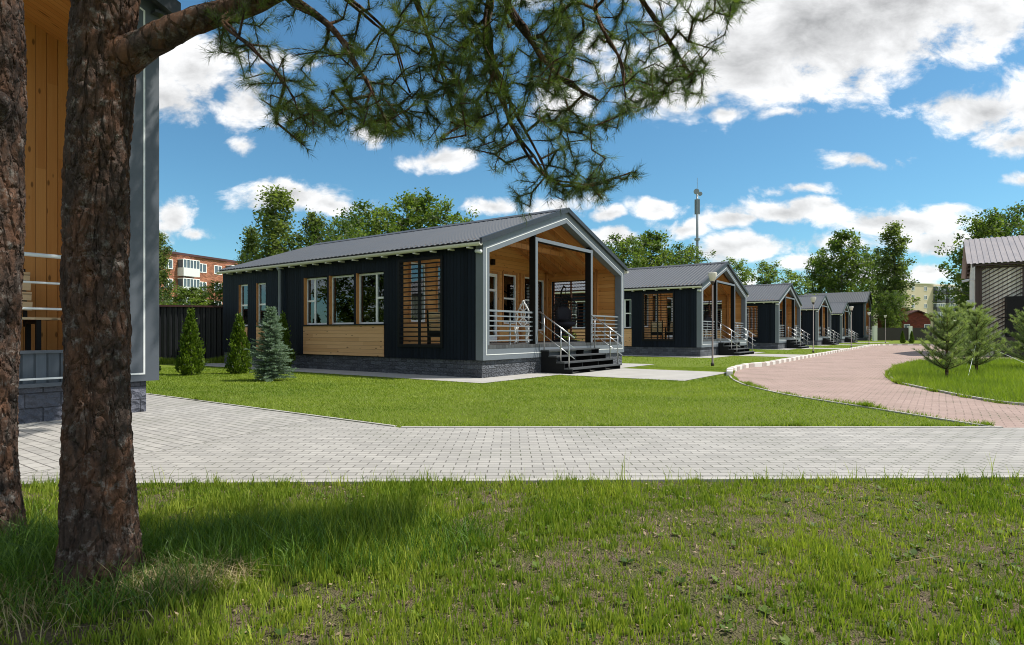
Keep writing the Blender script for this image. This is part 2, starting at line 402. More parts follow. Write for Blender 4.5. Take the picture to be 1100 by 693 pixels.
def build_world():
    w = bpy.data.worlds.new('World'); scene.world = w; w.use_nodes = True; nt = w.node_tree; nt.nodes.clear(); q = N(nt)
    out = nt.nodes.new('ShaderNodeOutputWorld'); bg = nt.nodes.new('ShaderNodeBackground'); q.link(bg.outputs[0], out.inputs[0])
    sky = nt.nodes.new('ShaderNodeTexSky'); sky.sky_type = 'NISHITA'; sky.sun_disc = False
    sky.sun_elevation = EL; sky.sun_rotation = R(88); sky.air_density = 1.0; sky.dust_density = .6; sky.ozone_density = 2.2; sky.altitude = 200
    bg.inputs[1].default_value = .105
    d = q.coord('Generated'); x, y, z = q.sep(d)
    ya = q.math('MAXIMUM', q.math('ABSOLUTE', y), .06)
    u = q.math('DIVIDE', x, ya); v = q.math('DIVIDE', z, ya)
    p = q.comb(u, v, 0)
    wp = q.noise(p, 7, 4, .6, out=1)
    p2 = q.vmath('ADD', p, q.vmath('MULTIPLY', q.vmath('SUBTRACT', wp, (.5, .5, .5)), (.11, .06, 0)))
    E = [(880, 30, 190, 75, 1.5), (960, 5, 190, 52, 1.4), (800, 70, 130, 55, 1.2), (745, 100, 85, 26, .9), (1050, 15, 75, 38, 1.0), (840, -40, 330, 70, 1.6),
         (775, 123, 40, 11, .7), (845, 122, 36, 9, .6), (1062, 118, 78, 30, 1.1), (1100, 148, 38, 20, .9), (1120, 110, 60, 40, 1.2),
         (928, 170, 46, 11, .75), (1098, 192, 22, 10, .7), (840, 230, 80, 17, 1.2), (790, 236, 40, 12, .9), (885, 224, 35, 12, .9),
         (960, 238, 95, 19, 1.1), (1010, 228, 40, 10, .8), (1005, 262, 42, 17, 1.1), (905, 262, 60, 14, .7), (800, 266, 62, 17, 1.2), (770, 272, 40, 13, .9), (708, 222, 38, 16, 1.1),
         (735, 244, 42, 11, .9), (650, 231, 20, 8, .9), (1002, 294, 32, 12, 1.0), (205, 72, 55, 44, 1.05), (265, 110, 44, 28, .9), (178, 100, 42, 38, 1.0), (300, 60, 30, 14, .6),
         (391, 145, 26, 13, .8), (860, 205, 40, 7, .6), (660, 258, 50, 12, .8), (880, 285, 70, 12, .8), (470, 171, 42, 15, 1.0), (527, 221, 34, 12, .9), (262, 152, 20, 10, .6), (178, 236, 30, 25, 1.1), (208, 250, 25, 9, .8),
         (318, 212, 62, 22, 1.2), (362, 224, 40, 14, 1.0), (600, 218, 30, 13, .9), (600, 110, 50, 22, .7), (655, 60, 50, 35, .8), (940, 300, 120, 12, .7), (720, 300, 120, 14, .7),
         (50, 130, 90, 60, 1.2), (1200, 215, 70, 25, 1), (1280, 60, 110, 60, 1.2), (-150, 90, 150, 60, 1.2), (1500, 160, 160, 60, 1.2), (-320, 240, 200, 40, 1.0)]
    field = None
    for (cx, cy, rx, ry, a) in E:
        r = q.vmath('LENGTH', q.vmath('MULTIPLY', q.vmath('SUBTRACT', p2, ((cx-HX)/F, (HY-cy)/F, 0)), (F/rx, F/ry, 0)))
        e = q.math('MULTIPLY', q.math('SUBTRACT', 1.0, r), a)
        field = e if field is None else q.math('MAXIMUM', field, e)
    pn = q.vmath('MULTIPLY', p, (1.0, 1.55, 1))
    n = q.noise(pn, 9, 10, .62, .25)
    den = q.math('ADD', field, q.math('MULTIPLY', q.math('SUBTRACT', n, .5), 2.9))
    alpha = q.rng(q.math('ADD', den, .09), .0, .62, 0, 1, True)
    # bright cloud cover added out of view, behind and overhead, as neutral fill light
    nb_ = q.noise(d, 2.6, 7, .58, .2)
    behind = q.math('MAXIMUM', q.rng(y, -.02, -.12, 0, 1, True), q.math('MULTIPLY', q.rng(v, .85, 1.15, 0, 1, True), .85))
    alpha = q.math('MAXIMUM', alpha, q.math('MULTIPLY', behind, q.rng(nb_, .40, .56, 0, .85, True)))
    alpha = q.math('MULTIPLY', alpha, q.rng(z, 0, .03, 0, 1))
    # thick parts of a cloud are greyer than its thin lit rim; undersides by comparing with the field a little higher up
    n2 = q.noise(q.vmath('ADD', pn, (-.012, .03, 0)), 10, 6, .62, .25)
    rel = q.math('SUBTRACT', n, n2)
    thick = q.rng(q.math('ADD', q.math('MULTIPLY', field, .75), q.math('MULTIPLY', q.math('SUBTRACT', n, .5), .9)), .25, 1.15, 0, 1, True)
    lum = q.math('ADD', q.math('MULTIPLY', thick, -.42), q.math('ADD', 1.0, q.math('MULTIPLY', rel, 1.1)))
    lum = q.math('MAXIMUM', lum, .42)
    cc = q.mix(1.0, q.comb(lum, lum, lum), (7.2, 7.2, 7.2), 'MULTIPLY')
    skyc = q.mix(1.0, sky.outputs[0], (.57, .92, .98), 'MULTIPLY')
    q.link(q.mix(q.math('MULTIPLY', alpha, .96), skyc, cc), bg.inputs[0])
build_world()

# ------------------------------------------------------------------ ground, paths, road
def sheet(name, pts, z, mat, kind='structure'):
    b = MB(); b.add([(x, y, z) for x, y in pts], [tuple(range(len(pts)))])
    o = b.build(name, mat, fix=False)
    me = o.data
    if me.polygons[0].normal.z < 0: me.flip_normals()
    return tag(o, kind=kind)
sheet('ground', [(-900, -300), (900, -300), (900, 1500), (-900, 1500)], 0, M['ground'])
sheet('soil', [(-9, -3), (12, -3), (12, 4.95), (-9, 4.68)], .004, M['soil'])
PX0, PX1 = -14, 40
near = lambda x: 4.81+.027*x
farE = 7.51
s_of = lambda X, Y: (Vector((X, Y, 0))-A0)
left_far = [(-1.42, farE), G(-6.98, 8.5)[:2], G(-6.98, 40)[:2]]
sheet('path', [(-4.35, near(-4.35)), (PX1, near(PX1)), (PX1, farE), (-1.42, farE), (-2.65, farE+.87), (-3.5, 6.1)], .010, M['path'])
sheet('side_path', [(-4.35, near(-4.35)), (-3.5, 6.1), (-2.65, farE+.87), G(-6.98, 20)[:2], G(-26, 20)[:2], (-30, near(-30)+1)], .012, M['path_d'])
lb = [gp(1067, 459.9), gp(1002, 449.7), gp(940, 439.8), gp(881, 430.5), gp(845, 424.5), gp(818.5, 418.6), gp(797, 412.7), gp(785, 405.5), gp(785.5, 399.6)]
def cr(pts, n=6):
    P = [Vector((*p, 0)) for p in pts]; P = [P[0]*2-P[1]]+P+[P[-1]*2-P[-2]]; o = []
    for i in range(1, len(P)-2):
        for k in range(n):
            t = k/n; a, b, c, d = P[i-1:i+3]
            o.append(.5*((2*b)+(c-a)*t+(2*a-5*b+4*c-d)*t*t+(3*b-a-3*c+d)*t**3))
    o.append(P[-2]); return [(p.x, p.y) for p in o]
kerb_line = [gp(783.5, 404), gp(785.5, 399.6), gp(803, 395)]+[tuple(G(s, -4.55)[:2]) for s in (10.5, 14, 18, 24, 32, 40, 48, 52)]+[tuple(G(55.5, -5.1)[:2]), tuple(G(57.5, -6.6)[:2]), tuple(G(58.3, -9)[:2]), tuple(G(58.6, -14)[:2]), tuple(G(58.8, -24)[:2]), tuple(G(59, -40)[:2])]
lbc = cr(lb, 6); kc = cr(kerb_line, 8)
road = lbc[:-1]+[p for p in kc if p[1] > lbc[-1][1]+.3]+[(95, 25), (40, farE+.003), (6.4, farE+.003)]
sheet('road', road, .007, M['road'])
def strip_along(name, pts, w, z0, z1, mats, seg=None, kind='structure', gap=0.0):
    """kerb: rectangular bar along a polyline; seg = length of each stone, stones alternate material"""
    P = [Vector((*p, 0)) for p in pts]
    if seg:
        Q = [P[0]]; i = 0; rest = seg; cur = P[0].copy()
        while i < len(P)-1:
            d = (P[i+1]-cur).length
            if d >= rest: cur = cur+(P[i+1]-cur).normalized()*rest; Q.append(cur.copy()); rest = seg
            else: rest -= d; i += 1; cur = P[i].copy()
        P = Q
    b = MB()
    for i in range(len(P)-1):
        a, c = P[i], P[i+1]; d = (c-a).normalized(); n = Vector((-d.y, d.x, 0)); g = d*gap
        h = z1+(random.uniform(-.008, .008) if seg else 0)
        ja = n*random.uniform(-.012, .012) if seg else n*0
        vs = [a+g+ja+n*w/2, a+g+ja-n*w/2, c-g+ja-n*w/2, c-g+ja+n*w/2]
        k = .02 if seg else 0
        top = [vs[0]-n*k+d*k, vs[1]+n*k+d*k, vs[2]+n*k-d*k, vs[3]-n*k-d*k]
        b.add([v+Vector((0, 0, z0)) for v in vs]+[v+Vector((0, 0, h-k)) for v in vs]+[v+Vector((0, 0, h)) for v in top],
              [(4, 5, 1, 0), (5, 6, 2, 1), (6, 7, 3, 2), (7, 4, 0, 3), (4, 8, 9, 5), (5, 9, 10, 6), (6, 10, 11, 7), (7, 11, 8, 4), (8, 11, 10, 9)], i % len(mats))
    return tag(b.build(name, mats), kind=kind)
strip_along('kerb', kc, .17, -.05, .15, [M['kerb_white'], M['kerb_red']], .5, gap=.006)
strip_along('road_edging', lbc, .05, -.05, .022, [M['edging']])
strip_along('path_edging', [(x, near(x)-.035) for x in np.linspace(-14, 30, 30)], .07, -.05, .028, [M['edging']])
strip_along('path_edging', [(x, farE+.035) for x in np.linspace(-1.4, 6.2, 8)], .05, -.05, .018, [M['edging']])
strip_along('side_path_edging', [G(-6.95, t)[:2] for t in np.linspace(-4.12, 12, 10)], .05, -.05, .018, [M['edging']])
isl = cr([(19.5, 25.7), (17.0, 24.6), gp(966, 394.5), gp(956.5, 402), gp(957.7, 407), gp(969, 412.7), gp(1002, 420), gp(1054, 430), gp(1100, 436), (9.3, 9.1), (12.5, 8.5), (30, 8.4)], 6)+[(34, 24), (22, 25.7)]
sheet('island_lawn', isl, .03, M['ground'])
strip_along('island_edging', isl[:60], .06, -.05, .045, [M['edging']])

# ------------------------------------------------------------------ cabins
def make_window(parent, axis, c, a0, a1, z0, z1, sgn, mull=(), trans=(), curtain=None, fw=.055, name='window'):
    """frame at depth c facing sgn; mull = vertical bars, trans = (a0,a1,z) bars; axis as in gridwall"""
    b = MB(); d0, d1 = c-.03, c+.03
    def bx(p0, p1, q0, q1, e0=d0, e1=d1):
        if axis == 'y': b.box(e0, e1, p0, p1, q0, q1)
        else: b.box(p0, p1, e0, e1, q0, q1)
    bx(a0, a0+fw, z0, z1); bx(a1-fw, a1, z0, z1); bx(a0+fw, a1-fw, z0, z0+fw); bx(a0+fw, a1-fw, z1-fw, z1)
    for m in mull: bx(m-.035, m+.035, z0+fw, z1-fw, d0+.004, d1-.004)
    for (p, r, z) in trans: bx(p, r, z-.03, z+.03, d0+.008, d1-.008)
    f = b.build(name, M['pvc'], parent)
    g = MB()
    if axis == 'y': g.box(c-.006, c+.006, a0+fw-.01, a1-fw+.01, z0+fw-.01, z1-fw+.01)
    else: g.box(a0+fw-.01, a1-fw+.01, c-.006, c+.006, z0+fw-.01, z1-fw+.01)
    g.build('pane', M['glass'], f)
    if curtain:
        for (p, r, mat) in curtain:
            n = 24; vs = []; fs = []
            for i in range(n+1):
                a = p+(r-p)*i/n; o = -sgn*(.055+.018*math.sin(i*1.9))
                for z in (z0-.3, z1+.05): vs.append((c+o, a, z) if axis == 'y' else (a, c+o, z))
            fs = [(2*i, 2*i+2, 2*i+3, 2*i+1) for i in range(n)]
            cb = MB(); cb.add(vs, fs); cb.build('curtain', M[mat], f, fix=False, smooth=True)
    return f

def corrugated(x0, x1, zf, y0, y1, pitch=.2, amp=.02):
    b = MB(); prof = [(0, 0), (.3, 0), (.4, 1), (.9, 1)]; ys = []; k = 0
    n = int((y1-y0)/pitch)
    for i in range(n+1):
        for f, h in prof: ys.append((y0+(i+f)*pitch, h*amp))
    vs = []
    for y, h in ys:
        for x in (x0, x1): vs.append((x, y, zf(x)+h))
        for x in (x0, x1): vs.append((x, y, zf(x)+h-.012))
    fs = []
    for i in range(len(ys)-1):
        a = 4*i; c = a+4
        fs += [(a, a+1, c+1, c), (a+2, c+2, c+3, a+3), (a, c, c+2, a+2), (a+1, a+3, c+3, c+1)]
    b.add(vs, fs); return b

def make_cabin(label):
    W, D, EZ, RZ = 8.6, 12.9, 3.70, 5.18; m = (RZ-EZ)/(W/2); zr = lambda x: RZ-m*abs(x-W/2); DK = .88; BZ = .48
    root = empty('black_cabin', (0, 0, 0), 0, label, 'cabin', 'row of black timber cabins')
    MB().box(.04, W-.04, .04, D-.04, -.3, BZ-.002).build('foundation', M['stone'], root)
    # long wall towards the camera, with its openings
    lat = (1.43, 3.1, .85, 3.3); win = [(3.78, 5.02), (5.14, 6.36), (6.48, 7.70)]; slim = [(9.98, 10.56), (11.16, 11.74)]
    holes = [lat]+[(a, b, 1.48, 3.07) for a, b in win]+[(a, b, 1.46, 3.03) for a, b in slim]
    MB().gridwall('y', 0, .16, .22, 3.42, BZ, EZ-.05, [lat]).gridwall('y', 0, .30, 3.42, D, BZ, EZ-.05, holes[1:]).build('side_wall', M['siding'], root)
    MB().gridwall('y', W-.16, W, .22, D, BZ, EZ-.05, [lat, (5, 6.4, 1.5, 3)]).build('side_wall', M['siding'], root)
    rw = MB().gridwall('x', D-.16, D, .16, W-.16, BZ, EZ-.05, [])
    rw.prism_y([(.0, EZ-.05), (W, EZ-.05), (W/2, RZ-.09)], D-.16, D-.001); rw.build('rear_wall', M['siding'], root)
    # wooden jambs in the reveals, dark sills, pale panel under the big windows
    for a, b in win+slim:
        z0, z1 = (1.482, 3.068) if (a, b) in win else (1.462, 3.028)
        MB().box(-.012, .29, b-.022, b, z0, z1).build('jamb', M['jamb'], root)
        if (a, b) in slim: MB().box(-.03, .28, a+.023, b-.023, 1.44, 1.463).build('sill', M['black'], root)
    MB().box(-.05, -.0025, 3.72, 7.76, 1.445, 1.485).build('sill', M['black'], root)
    MB().box(.163, .28, 3.8, 7.68, 1.46, 1.483).build('sill', M['black'], root) if False else None
    pb = MB(); pb.box(-.022, .004, 3.76, 7.72, .50, 1.443)
    pb.build('timber_panel', M['panel'], root)
    for a, b in slim: MB().box(-.02, .004, a, b, .50, 1.438).build('timber_panel', M['panel'], root)
    cu = lambda a, b: [(a+.02, a+.3, 'curtain'), (b-.45, b-.02, 'curtain')]
    make_window(root, 'y', .125, *win[0], 1.485, 3.05, -1, [win[0][0]+.42], [(win[0][0], win[0][0]+.42, 2.28)], [(win[0][0], win[0][0]+.2, 'curtain'), (win[0][1]-.38, win[0][1], 'curtain')])
    make_window(root, 'y', .125, *win[1], 1.485, 3.05, -1, [], [], [(win[1][0], win[1][0]+.75, 'curtain_blue'), (win[1][1]-.3, win[1][1], 'curtain')])
    make_window(root, 'y', .125, *win[2], 1.485, 3.05, -1, [win[2][1]-.46], [(win[2][1]-.46, win[2][1], 2.28)], [(win[2][1]-.4, win[2][1], 'curtain'), (win[2][0], win[2][0]+.35, 'curtain_blue')])
    for a, b in slim: make_window(root, 'y', .09, a, b, 1.465, 3.03, -1, [], [(a, b, 2.25)], [(a, b, 'curtain_blue')])
    make_window(root, 'y', W-.1, 5, 6.4, 1.5, 3, 1, [5.7])
    # slatted screens
    for x0, x1, mt in ((-.035, .03, 'black'), (W-.03, W+.035, 'screen_wood')):
        b = MB(); y0, y1, z0, z1 = lat
        for p in ((y0-.05, y0+.03, z0-.05, z1+.05), (y1-.03, y1+.05, z0-.05, z1+.05)): b.box(x0, x1, *p)
        b.box(x0, x1, y0+.03, y1-.03, z0-.05, z0+.03); b.box(x0, x1, y0+.03, y1-.03, z1-.03, z1+.05)
        yc = (y0+y1)/2+.02; b.box(x0+.004, x1-.004, yc-.03, yc+.03, z0+.03, z1-.03)
        n = 18
        for i in range(n):
            z = z0+.03+(z1-z0-.06)*(i+.75)/(n+.5)
            b.box(x0+.012, x1-.012, y0+.03, yc-.03, z-.016, z+.016); b.box(x0+.012, x1-.012, yc+.03, y1-.03, z-.016, z+.016)
        b.build('slatted_screen', M[mt], root)
    # timber lining of the porch
    MB().gridwall('y', .161, .2, .24, 3.35, DK, EZ+.05, [lat]).build('porch_lining', M['wood'], root)
    MB().gridwall('y', W-.2, W-.161, .24, 3.35, DK, EZ+.05, [lat]).build('porch_lining', M['wood'], root)
    ops = [(.7, 1.36, 1.55, 3.38), (1.9, 2.6, 1.55, 3.38), (4.05, 5.12, DK+.02, 3.36), (5.45, 6.28, 1.55, 3.40), (6.82, 7.5, 1.55, 3.40), (7.78, 8.26, 1.3, 3.35)]
    bw = MB().gridwall('x', 3.35, 3.5, .2, W-.2, DK, 3.5, ops)
    bw.prism_y([(.2, 3.5), (W-.2, 3.5), (W-.2, zr(W-.2)-.1), (W/2, RZ-.1), (.2, zr(.2)-.1)], 3.35, 3.499)
    bw.build('porch_wall', M['wood'], root)
    for (a, b, z0, z1) in ops:
        MB().ring_y([(a-.08, z0-.06), (b+.08, z0-.06), (b+.08, z1+.08), (a-.08, z1+.08)], [(a, z0), (b, z0), (b, z1), (a, z1)], 3.325, 3.348).build('casing', M['jamb'], root)
    for x in (3.1, 6.55): MB().box(x-.06, x+.06, 3.29, 3.349, DK, 3.5).build('post', M['jamb'], root)
    for x in (.26, W-.26): MB().box(x-.055, x+.055, 3.23, 3.32, DK, 3.6).build('post', M['jamb'], root)
    for y in (.98, ): MB().box(W-.3, W-.201, y, y+.1, DK, 3.7).build('post', M['jamb'], root)
    for i, (a, b, z0, z1) in enumerate(ops):
        if i == 2:
            d = MB(); d.box(a, a+.11, 3.38, 3.45, z0, z1); d.box(b-.11, b, 3.38, 3.45, z0, z1); d.box(a+.11, b-.11, 3.38, 3.45, z0, z0+.2); d.box(a+.11, b-.11, 3.38, 3.45, z1-.11, z1); d.box(a+.11, b-.11, 3.384, 3.446, 2.72, 2.8)
            do = d.build('door', M['pvc'], root); MB().box(a+.1, b-.1, 3.41, 3.42, z0+.19, z1-.1).build('pane', M['glass'], do)
            MB().box(a+.04, a+.07, 3.33, 3.38, 1.85, 2.0).build('handle', M['steel'], do)
        else: make_window(root, 'x', 3.40, a, b, z0, z1, -1, [], [(a, b, z0+.95)] if i in (3, 4) else [], [(a+.02, b-.02, 'curtain_blue')] if i not in (3,) else None)
    # deck, rafters, ceiling
    MB().box(.2, W-.2, -.035, 3.35, .783, DK).build('deck', M['deck'], root)
    for sx in (0, 1):
        c = MB(); xa, xb = (.16, W/2) if sx == 0 else (W/2, W-.16)
        za, zb = zr(xa)-.09, zr(xb)-.09
        c.prism_y([(xa, za-.03), (xb, zb-.03), (xb, zb), (xa, za)], .2, 3.36); c.build('porch_ceiling', M['wood_x'], root)
    for y in (.42, 1.05, 1.68, 2.31, 2.94):
        for xa, xb in ((.2, W/2-.02), (W-.2, W/2+.02)):
            MB().beam((xa, y, zr(xa)-.205), (xb, y, zr(xb)-.205), .055, .17).build('rafter', M['jamb'], root)
    MB().box(2.0, 6.6, 1.35, 1.45, 3.98, 4.14).build('tie_beam', M['jamb'], root)
    MB().box(4.66, 4.80, 3.22, 3.348, 3.66, 3.86).build('wall_lamp', M['black'], root)
    # grey front frame with thin white line, metal verge, portal
    fo = [(0, BZ), (0, zr(0)-.05), (W/2, RZ-.05), (W, zr(W)-.05), (W, BZ)]
    def inset(d, db): return [(d, BZ+db), (d, zr(d)-.05-d*1.07-.1), (W/2, RZ-.05-d*1.07-.1), (W-d, zr(W-d)-.05-d*1.07-.1), (W-d, BZ+db)]
    fi = inset(.27, .30)
    ff = MB().ring_y(fo, fi, -.03, .22).build('front_frame', M['grey'], root)
    MB().ring_y(inset(.125, .135), inset(.147, .157), -.036, -.0295).build('white_line', M['white'], ff)
    vg = MB()
    for xa, xb in ((-.16, W/2), (W+.12, W/2)):
        za, zb = zr(xa)-.04, zr(xb)-.04
        vg.prism_y([(xa, za-.06), (xb, zb-.06), (xb, zb+.085), (xa, za+.085)], -.12, -.035)
    vg.build('verge', M['darkgrey'], root)
    po = MB()
    for x in (2.58, 6.04): po.box(x-.06, x+.06, .0, .21, DK+.002, 4.06, 0); po.box(x-.062, x+.062, -.02, .0, DK+.002, 4.06, 1)
    po.box(2.64, 5.98, .004, .21, 3.96, 4.055, 0); po.box(2.642, 5.978, -.02, .002, 3.955, 4.06, 1)
    for x in (2.58, 6.04): po.box(x-.05, x+.05, .03, .18, 4.06, zr(x)-.1, 0)
    po.build('portal', [M['black'], M['grey']], root)
    # roof sheets, gutter, downpipe
    b = corrugated(-.12, W/2, lambda x: zr(x)-.02, -.05, D+.05, .2, .017); b2 = corrugated(W/2, W+.12, lambda x: zr(x)-.02, -.05, D+.05, .2, .017)
    r = MB(); r.add(b.v, b.f); r.add(b2.v, b2.f)
    r.prism_y([(W/2-.22, zr(W/2-.22)+.015), (W/2, RZ+.03), (W/2+.22, zr(W/2-.22)+.015), (W/2, RZ+.05)], -.13, D+.06)
    ro = r.build('roof', M['roofmetal'], root, fix=False)
    MB().box(-.085, -.004, .22, D+.02, EZ-.13, EZ-.10).build('soffit', M['darkgrey'], root); MB().box(-.10, -.086, -.02, D+.03, EZ-.17, EZ-.06).build('fascia', M['black'], root)
    MB().box(W+.004, W+.1, .22, D+.02, EZ-.13, EZ-.10).build('soffit', M['darkgrey'], root)
    for sx in (-.18, W+.18):
        g = MB(); pts = [(sx+.075*math.cos(math.pi+math.pi*i/8), EZ-.13+.085*math.sin(math.pi+math.pi*i/8)) for i in range(9)]
        pts += [(sx+.063*math.cos(math.pi+math.pi*i/8), EZ-.13+.073*math.sin(math.pi+math.pi*i/8)) for i in range(8, -1, -1)]
        g.prism_y(pts, -.1, D+.04); go = g.build('gutter', M['cream'], root)
        if sx < 0:
            for i in range(19): MB().box(sx-.03, -.003, .3+i*.66, .37+i*.66, EZ-.255, EZ-.219).build('bracket', M['cream'], go)
    MB().tube([(-.18, 8.94, EZ-.2), (-.17, 8.94, EZ-.25), (-.11, 8.94, EZ-.33), (-.11, 8.94, .12), (-.22, 8.94, .05)], .055, 10).build('downpipe', M['rail'], root, True)
    cm = MB(); cm.tube([(-.07, .16, EZ-.33), (-.07, -.02, EZ-.36)], .05, 10); cm.tube([(-.07, .1, EZ-.34), (.01, .12, EZ-.34)], .02); cm.build('security_camera', M['white'], root, True)
    # railings
    for xa, xb, xm in ((.27, 2.52, 1.42), (6.1, W-.27, 7.3)):
        b = MB(); b.box(xa, xb, .07, .13, DK+.91, DK+.96)
        for i in range(6): b.box(xa, xb, .085, .115, DK+.10+i*.135, DK+.135+i*.135)
        b.box(xm-.02, xm+.02, .116, .15, DK, DK+.91); b.build('railing', M['rail'], root)
    # steps and steel handrails
    st = MB()
    for x in (2.82, 3.9, 4.95, 6.0):
        poly = [(-.03, 0), (-.03, .66)]
        for i in range(4):
            y, z = -.05-.27*i, DK-.22-.176*i
            poly += [(y-.25, z), (y-.25, z-.176)] if i < 3 else [(y-.25, z)]
        poly += [(-1.11, 0), (-.98, 0)]
        poly = [(-.03, 0.0), (-.03, .66), (-.30, .66), (-.30, .484), (-.57, .484), (-.57, .308), (-.84, .308), (-.84, .132), (-1.1, .132), (-1.1, .0)]
        st.prism_x(poly, x-.02, x+.02)
    so2 = st.build('stairs', M['black'], root)
    for i in range(4):
        z = DK-.176*(i+1); MB().box(2.76, 6.06, -.33-.27*i, -.04-.27*i, z-.043, z).build('tread', M['tread'], so2)
    for x in (2.80, 6.02):
        h = MB(); L = lambda y, d: (x, y, DK+.95+y*.652-d)
        for d in (0, .3, .6): h.tube([L(.02, d), L(-1.18, d)], .021 if d == 0 else .013, 8)
        for y in (-.14, -.72, -1.0):
            k = min(3, int((-y-.04)/.27)); h.tube([(x, y, DK-.176*(k+1)), L(y, .02)], .021, 8)
        h.build('handrail', M['steel'], so2, True)
    return root

ORD = ['nearest black cabin, its whole long side with three windows over pale boards facing the lawn',
       'second black cabin along the row, standing behind the nearest lamp post',
       'third black cabin along the row, directly right of the second cabin',
       'fourth black cabin along the row, behind the second lamp post',
       'fifth and smallest looking black cabin, just before the tall lodge at the row end']
cab = make_cabin(ORD[0]); put(cab, G(0, 0), TH)
cabs = [cab]
for i in range(1, 5):
    c = copy_tree(cab); put(c, G(17.65*i, 0), TH, 1, ORD[i]); cabs.append(c)
for i in range(5):
    s = 17.65*i
    sheet('apron', [G(s+a, t)[:2] for a, t in ((-1.2, -.95), (2.3, -.95), (2.3, -4.6), (6.3, -4.6), (6.3, -.95), (9.4, -.95), (9.4, 13.9), (-1.2, 13.9))], .014, M['concrete'])

# tall lodge (front of the row and end of the row) ---------------------------------------------------------
def make_lodge(label, W=9.5, D=11, EZ=6.35, RZ=8.2):
    m = (RZ-EZ)/(W/2); zr = lambda x: RZ-m*abs(x-W/2); BZ = .48; DK = .90
    root = empty('tall_lodge', (0, 0, 0), 0, label, 'lodge', 'tall grey fronted lodges')
    MB().box(.04, W-.04, .02, D-.05, -.3, BZ-.002).build('foundation', M['bigstone'], root)
    MB().gridwall('y', 0, .18, .3, D, BZ, EZ-.05, [(3.2, 5.2, 1.0, 4.4)]).build('side_wall', M['siding'], root)
    MB().gridwall('y', W-.18, W, .3, D, BZ, EZ-.05, []).build('side_wall', M['siding'], root)
    MB().box(.02, .1, 3.2, 5.2, 1.0, 4.4).build('timber_panel', M['panel'], root)
    rw = MB().gridwall('x', D-.16, D, .18, W-.18, BZ, EZ-.05, []); rw.prism_y([(0, EZ-.05), (W, EZ-.05), (W/2, RZ-.09)], D-.16, D-.001); rw.build('rear_wall', M['siding'], root)
    bw = MB().gridwall('x', 2.0, 2.12, .18, W-.18, DK, EZ-.1, [(1.2, 2.2, DK+.02, 2.8), (3.4, 5.2, 1.4, 3)])
    bw.prism_y([(.18, EZ-.1), (W-.18, EZ-.1), (W-.18, zr(W-.18)-.1), (W/2, RZ-.1), (.18, zr(.18)-.1)], 2.0, 2.119); bw.build('porch_wall', M['wood_v'], root)
    make_window(root, 'x', 2.06, 1.2, 2.2, DK+.02, 2.8, -1); make_window(root, 'x', 2.06, 3.4, 5.2, 1.4, 3, -1, [4.3])
    for x in (.181, W-.22): MB().box(x, x+.039, .3, 2.0, DK, EZ-.06).build('porch_lining', M['wood_v'], root)
    for xa, xb in ((.2, W/2), (W-.2, W/2)):
        MB().prism_y([(xa, zr(xa)-.54), (xb, zr(xb)-.54), (xb, zr(xb)-.5), (xa, zr(xa)-.5)], .25, 2.0).build('porch_ceiling', M['wood_x'], root)
    MB().box(.25, W-.25, .14, 2.0, DK-.1, DK).build('deck', M['deck'], root)
    fo = [(-.12, BZ), (-.12, zr(0)-.05), (W/2, RZ-.03), (W+.12, zr(W)-.05), (W+.12, BZ)]
    def inset(d, db): return [(d-.12, BZ+db), (d-.12, zr(d)-.05-d*1.07-.1), (W/2, RZ-.05-d*1.07-.1), (W+.12-d, zr(W-d)-.05-d*1.07-.1), (W+.12-d, BZ+db)]
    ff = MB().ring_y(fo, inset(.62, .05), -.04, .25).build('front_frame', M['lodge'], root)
    MB().ring_y(inset(.20, .10), inset(.225, .125), -.047, -.0395).build('white_line', M['white'], ff)
    MB().box(.5, W-.5, .03, .10, BZ+.05, .93).build('dado', M['grey_siding'], root)
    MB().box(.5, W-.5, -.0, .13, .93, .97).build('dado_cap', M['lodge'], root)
    b = MB()
    for z, r_ in ((2.25, .028), (1.88, .016), (1.53, .016)): b.tube([(.5, .06, z), (W-.5, .06, z)], r_, 8)
    for x in (2.5, 4.75, 6.6): b.tube([(x, .06, .97), (x, .06, 2.25)], .02, 8)
    b.build('railing', M['white'], root, True)
    r = MB()
    for xa, xb in ((-.3, W/2), (W+.3, W/2)):
        c = corrugated(min(xa, xb), max(xa, xb), lambda x: zr(x)-.02, -.2, D+.3, .25); r.add(c.v, c.f)
    r.build('roof', M['roofmetal'], root, fix=False)
    v = MB()
    for xa, xb in ((-.32, W/2), (W+.32, W/2)):
        za, zb = zr(xa), zr(xb); v.prism_y([(xa, za-.2), (xb, zb-.2), (xb, zb+.05), (xa, za+.05)], -.3, -.19)
        sx = (xa, 0) if xa < 0 else (W, xa); v.box(min(sx), max(sx), -.19, D+.2, zr(xa)-.18, zr(xa)-.14)
    v.build('verge', M['darkgrey'], root)
    st = MB()
    for i in range(3): st.box(1.2, 4.2, -.3*(i+1), -.3*i-.05, DK-.176*(i+1)-.04, DK-.176*(i+1))
    so2 = st.build('stairs', M['tread'], root); h = MB()
    for x in (1.2, 4.2):
        for d in (0, .35, .65): h.tube([(x, 0, DK+1-d), (x, -1.1, DK+.35-d)], .022, 6)
        for y in (-.1, -.95): h.tube([(x, y, 0), (x, y, DK+1+y*.59)], .022, 6)
    h.build('handrail', M['rail'], so2)
    return root
lod = make_lodge('tall lodge behind the two pine trunks, seen close with grey frame and steel rails')
put(lod, G(-8.12-9.5, 0), TH)
for ch in list(lod.children):
    pass
lod2 = copy_tree(lod); put(lod2, G(99, 0), TH, 1, 'tall dark lodge at the far end of the cabin row')
for o in list(lod.children):
    if o.name.startswith('stairs'):
        for k in list(o.children): bpy.data.objects.remove(k)
        bpy.data.objects.remove(o)

